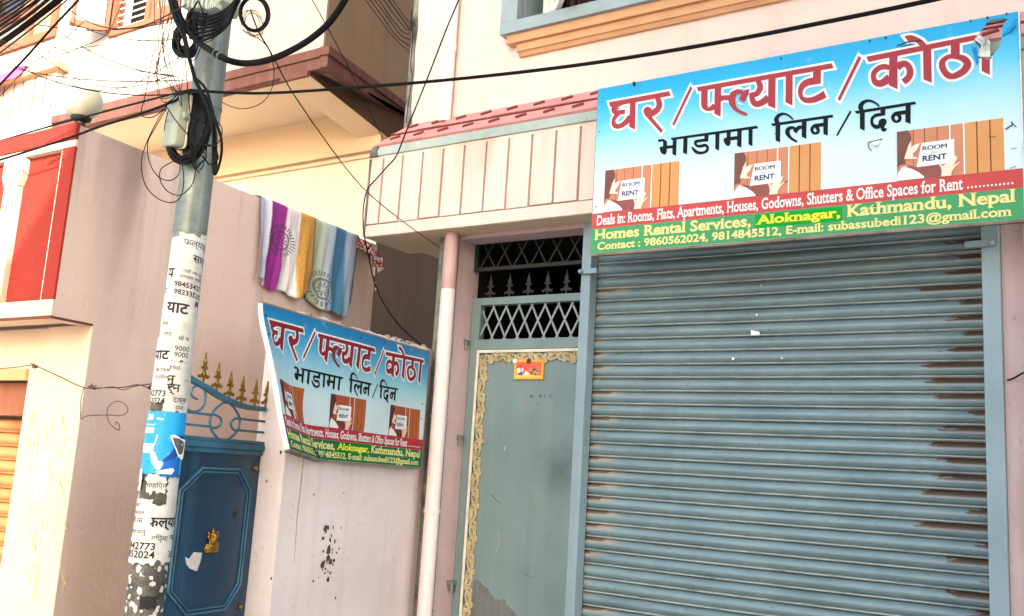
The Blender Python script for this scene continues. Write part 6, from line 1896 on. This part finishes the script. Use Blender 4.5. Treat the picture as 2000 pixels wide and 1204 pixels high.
def coil(label, cx, cy, rx, ry, turns, r_, d, tilt=0, wob_=1.5, name='cable_coil'):
    random.seed(int(cx*7+cy))
    mb = MB()
    for k in range(turns):
        e = random.uniform(-1, 1)*wob_; e2 = random.uniform(-1, 1)*wob_; e3 = random.uniform(.93, 1.05)
        P = []
        for i in range(28):
            a = 2*math.pi*i/28
            x_ = cx+e+(rx*e3)*math.cos(a)*math.cos(tilt)-(ry*e3)*math.sin(a)*math.sin(tilt)
            y_ = cy+e2+(rx*e3)*math.cos(a)*math.sin(tilt)+(ry*e3)*math.sin(a)*math.cos(tilt)
            P.append(at(x_, y_, d+.012*math.sin(a+k)+random.uniform(-.004,.004)+.0025*(k-turns/2)))
        mb.tube(P, r_*random.uniform(.85,1.15), 6, closed=True)
    o = mb.build(name, M['cable'], smooth=True, recalc=False)
    return tag(rebase(o), label, 'cable coil')
coil('neat black cable ring hanging in the air right of the pole head', 496, 28, 27, 33, 11, .0040, Yp-.02, R(-12), 2.2)
coil('tangled oval coil of black cable left of the pole head', 366, 80, 21, 26, 26, .0050, PY-.02, R(8), 7.0)
coil('big black cable coil wound behind the junction box', 369, 250, 38, 66, 18, .0060, PY-.10, R(12), 6.0)
coil('loose thin wire rings dangling inside the hanging cable ring', 497, 42, 17, 25, 4, .0012, Yp, R(-20), 8.0, 'wire_rings')
# thin drooping wires round the box
thin = [
 ([(300,97,0),(284,185,0),(276,215,0),(282,229,0),(305,226,0),(333,199,0),(350,180,0)], 'brown thin wire drooping left of the junction box in a long narrow loop'),
 ([(330,198,0),(305,240,0),(284,285,0),(276,320,0),(283,360,0),(305,386,0),(332,396,0),(352,386,0),(359,350,0),(352,300,0)], 'thin black wire making the widest loop below the junction box'),
 ([(325,213,0),(300,255,0),(289,278,0),(289,305,0),(299,333,0),(316,350,0),(336,352,0),(349,340,0),(352,318,0)], 'thin black wire making the middle loop below the junction box'),
 ([(340,315,0),(316,329,0),(312,349,0),(325,372,0),(349,382,0),(369,369,0),(380,346,0),(382,300,0),(370,210,0),(352,0,0)], 'thin black wire crossing the lid and looping under the junction box'),
 ([(325,208,0),(345,238,0),(372,268,0),(400,285,0),(425,280,0),(434,255,0),(424,238,0),(405,232,0)], 'thin wire slanting across the lid of the junction box'),
]
for pts, lab in thin:
    cable(lab, [(a, b, Yp-.045) for a, b, _ in pts], .0022, 'cable', 'wire', None, 6, 'wire')
random.seed(41)
for k in range(11):
    x0_ = 302+k*5+random.uniform(-3,3); x1_ = random.choice((300,310,322,335,345,352,356))+random.uniform(-6,6); y1_ = random.uniform(120, 205)
    cable('thin brown wire fanning up from the junction box past the window', [(x0_,-8,Yp-.02),((x0_+x1_)/2+random.uniform(-14,10), y1_*.5, Yp-.03),(x1_, y1_, Yp-.04),(352,182,Yp-.03)], .0019, 'thin_wire', 'wire', 'thin wires fanning up from the junction box', 6, 'wire')
cable('thin wire curling back from the pole to the cornice', [(432,199,Yp),(450,208,Yp+.1),(475,213,Yp+.2),(505,205,Yp+.3),(525,186,Yp+.3),(535,155,Yp+.3),(533,112,Yp+.2)], .0018, 'cable', 'wire', None, 6, 'wire')
cable('thin wire running from the ring to the thick cable', [(474,60,Yp),(495,70,Yp),(515,84,Yp),(528,103,Yp),(536,140,Yp)], .0018, 'cable', 'wire', None, 6, 'wire')
# lines to the left
cable('upper black service line from the junction box to the left edge', [(357,178,Yp),(345,182,Yp),(290,196,Yp+.02),(210,217,Yp+.05),(130,238,Yp+.1),(60,258,Yp+.1),(-30,284,Yp+.1)], .0045)
cable('lower black service line crossing the red coping to the left edge', [(350,193,Yp),(328,203,Yp),(270,224,Yp),(200,246,Yp),(145,266,Yp),(70,291,Yp),(-30,322,Yp)], .0058)
YL_ = 2.0
heavy = [(-20,80,100,-6,.0075),(-20,62,80,-6,.006),(-20,97,115,-4,.0085),(-20,104,128,-6,.0062),(-20,45,60,-6,.005),(-20,34,48,-8,.005),(-20,22,34,-8,.0045),(-20,118,122,8,.0035),(-20,54,72,-10,.004),(-20,12,20,-10,.004),(-20,72,95,-14,.0035)]
for k, (xa, ya_, xb, yb_, r_) in enumerate(heavy):
    sg = random.uniform(1,4)
    cable('black line of the heavy cable bundle at the top left corner', [(xa, ya_, YL_+.012*k), ((xa*2+xb)/3, (ya_*2+yb_)/3+sg, YL_+.012*k), ((xa+xb*2)/3, (ya_+yb_*2)/3+sg, YL_+.012*k), (xb, yb_, YL_+.012*k), (xb+60, yb_-52, YL_+.012*k)], r_, group='heavy cable bundle at the top left')
cable('single black line crossing below the heavy bundle at the top left', [(-20,186,YL_),(50,113,YL_),(100,57,YL_),(165,-12,YL_)], .0052)
cable('thin brown wire sagging over the window at the top left', [(-10,78,YL_),(20,95,YL_),(50,108,YL_),(85,114,YL_),(115,108,YL_),(160,92,YL_),(205,70,YL_),(228,30,YL_),(245,-8,YL_)], .0016, 'thin_wire', 'wire', None, 6, 'wire')
cable('second thin brown wire running under the windows to the pole', [(-10,76,YL_),(30,88,YL_),(80,101,YL_),(140,96,YL_),(220,86,YL_+.1),(310,76,Yp)], .0014, 'thin_wire', 'wire', None, 6, 'wire')
cable('thin brown wire from the left coping up to the top edge', [(-10,200,YL_),(50,136,YL_),(105,95,YL_),(150,55,YL_),(215,-5,YL_)], .0016, 'thin_wire', 'wire', None, 6, 'wire')
cable('thin pale wire hanging down the sunlit house front', [(155,-5,5.3),(148,35,5.3),(120,120,5.3),(108,170,5.3),(92,230,5.3),(93,250,5.3)], .0030, 'thin_wire', 'wire', None, 6, 'wire')
random.seed(77)
for k in range(9):     # slack lines between the window wall and the pole
    xa, ya_ = random.uniform(-20, 150), random.uniform(-8, 210)
    xb, yb_ = random.uniform(330, 400), random.uniform(-5, 185)
    sg = random.uniform(14, 60)
    cable('thin slack wire sagging across the sunlit house front to the pole', [(xa, ya_, YL_+.1),(xa+(xb-xa)*.3, ya_+(yb_-ya_)*.3+sg*.8, YL_+.15),(xa+(xb-xa)*.65, ya_+(yb_-ya_)*.65+sg*.8, YL_+.2),(xb, yb_, Yp-.02)], random.choice((.0018,.0022,.0027)), random.choice(('thin_wire','cable')), 'wire', 'thin slack wires across the house front', 6, 'wire')
for k in range(8):     # untidy loops tied round the pole head and the box
    cx, cy = random.choice(((372,70),(385,45),(405,250),(395,225),(410,300),(350,30),(400,60),(388,280)))
    rx, ry = random.uniform(9, 26), random.uniform(18, 55)
    P = []
    a0 = random.uniform(0, 6)
    for i in range(13):
        a = a0+i*.52
        P.append((cx+rx*math.cos(a)*(1+.25*math.sin(i*1.3+k)), cy+ry*math.sin(a)*(1+.2*math.cos(i*1.7+k)), Yp-.02-.004*i+.03*math.sin(a)))
    cable('untidy slack cable loop tied at the pole', P, random.choice((.0022,.0034,.0046)), 'cable', 'cable_loop', 'untidy cable loops tied at the pole')
# dark wires against the shaded house wall
random.seed(51)
for k in range(7):
    xs_ = 706+k*9; 
    cable('black wire slanting across the shaded house side to the pink corner', [(xs_,-10,4.6),(xs_+32, 34+random.uniform(-3,3),4.8),(xs_+62-k*2, 72-k*3+random.uniform(-3,3),5.0),(802, 104-k*13,5.15)], random.choice((.0028,.0042,.0034)), group='wires across the shaded house side')
cable('cracked black wire running down the pink corner', [(803,20,5.02),(806,70,5.02),(802,130,5.02),(805,150,5.02),(798,200,5.02),(793,240,5.03)], .0030)
# right and low wires
cable('black cable end poking in at the right edge before the shutter rail', [(2040,714,5.0),(2000,728,5.02),(1978,740,5.06),(1955,746,5.12),(1930,750,5.18)], .0045)
cable('short black wire from the drainpipe to the door hinge', [(843,686,5.08),(868,690,5.06),(880,682,5.1),(893,671,5.15),(908,668,5.3)], .0034)
cable('rusty wire tied from the left pillar across the mauve wall to the gate post', [(-10,721,2.75),(30,718,2.75),(66,715,2.75),(110,733,2.76),(163,757,2.78),(200,758,2.76),(240,757,2.70),(270,752,2.68),(299,762,2.68)], .0028, 'rust_wire', 'wire', None, 6, 'wire')
cable('second rusty strand twisted beside the tied wire', [(160,757,2.77),(185,760,2.76),(220,756,2.72),(240,762,2.70),(262,755,2.68),(298,750,2.68)], .0024, 'rust_wire', 'wire', None, 6, 'wire')
cable('rusty wire end curling in a loop on the mauve wall', [(164,757,2.77),(158,780,2.77),(158,818,2.77),(170,813,2.78),(210,811,2.76),(236,812,2.74),(250,803,2.74),(242,788,2.74),(226,785,2.74),(212,795,2.74),(209,810,2.74),(215,828,2.74),(232,841,2.74),(233,830,2.74),(227,824,2.74),(226,832,2.74)], .0022, 'rust_wire', 'wire', None, 6, 'wire')
mb = MB(); random.seed(61)
for (cx, cy, d) in ((180,756,2.765),(297,758,2.68),(66,715,2.75)):
    P = [at(cx+random.uniform(-9,9), cy+random.uniform(-6,6), d+random.uniform(-.012,.012)) for _ in range(16)]
    mb.tube(spline(P, 4), .0018, 5)
o = mb.build('wire_knots', M['rust_wire'], smooth=True, recalc=False); tag(rebase(o), 'twisted rusty wire knots on the pillar corner and the gate post', 'wire')
mb = MB(); random.seed(9)
for k in range(12):
    c = at(838+random.uniform(-8,9), 1196+random.uniform(-8,8), 5.0)
    d1 = Vector((random.uniform(-1,1), random.uniform(-1,0), random.uniform(-.3,1))).normalized(); d2 = d1.cross(Vector((.3,.5,.8))).normalized()
    mb.add([c-d1*.018, c+d2*.009, c+d1*.018, c-d2*.009], [(0,1,2,3)])
base_w = at(838, 1200, 5.0)
mb.tube([(base_w.x, 5.0, .12), (base_w.x+.01, 5.0, base_w.z)], .003, 5)
o = mb.build('weed', M['leaf'], recalc=False); tag(rebase(o), 'small green weed at the foot of the drainpipe', 'plant')
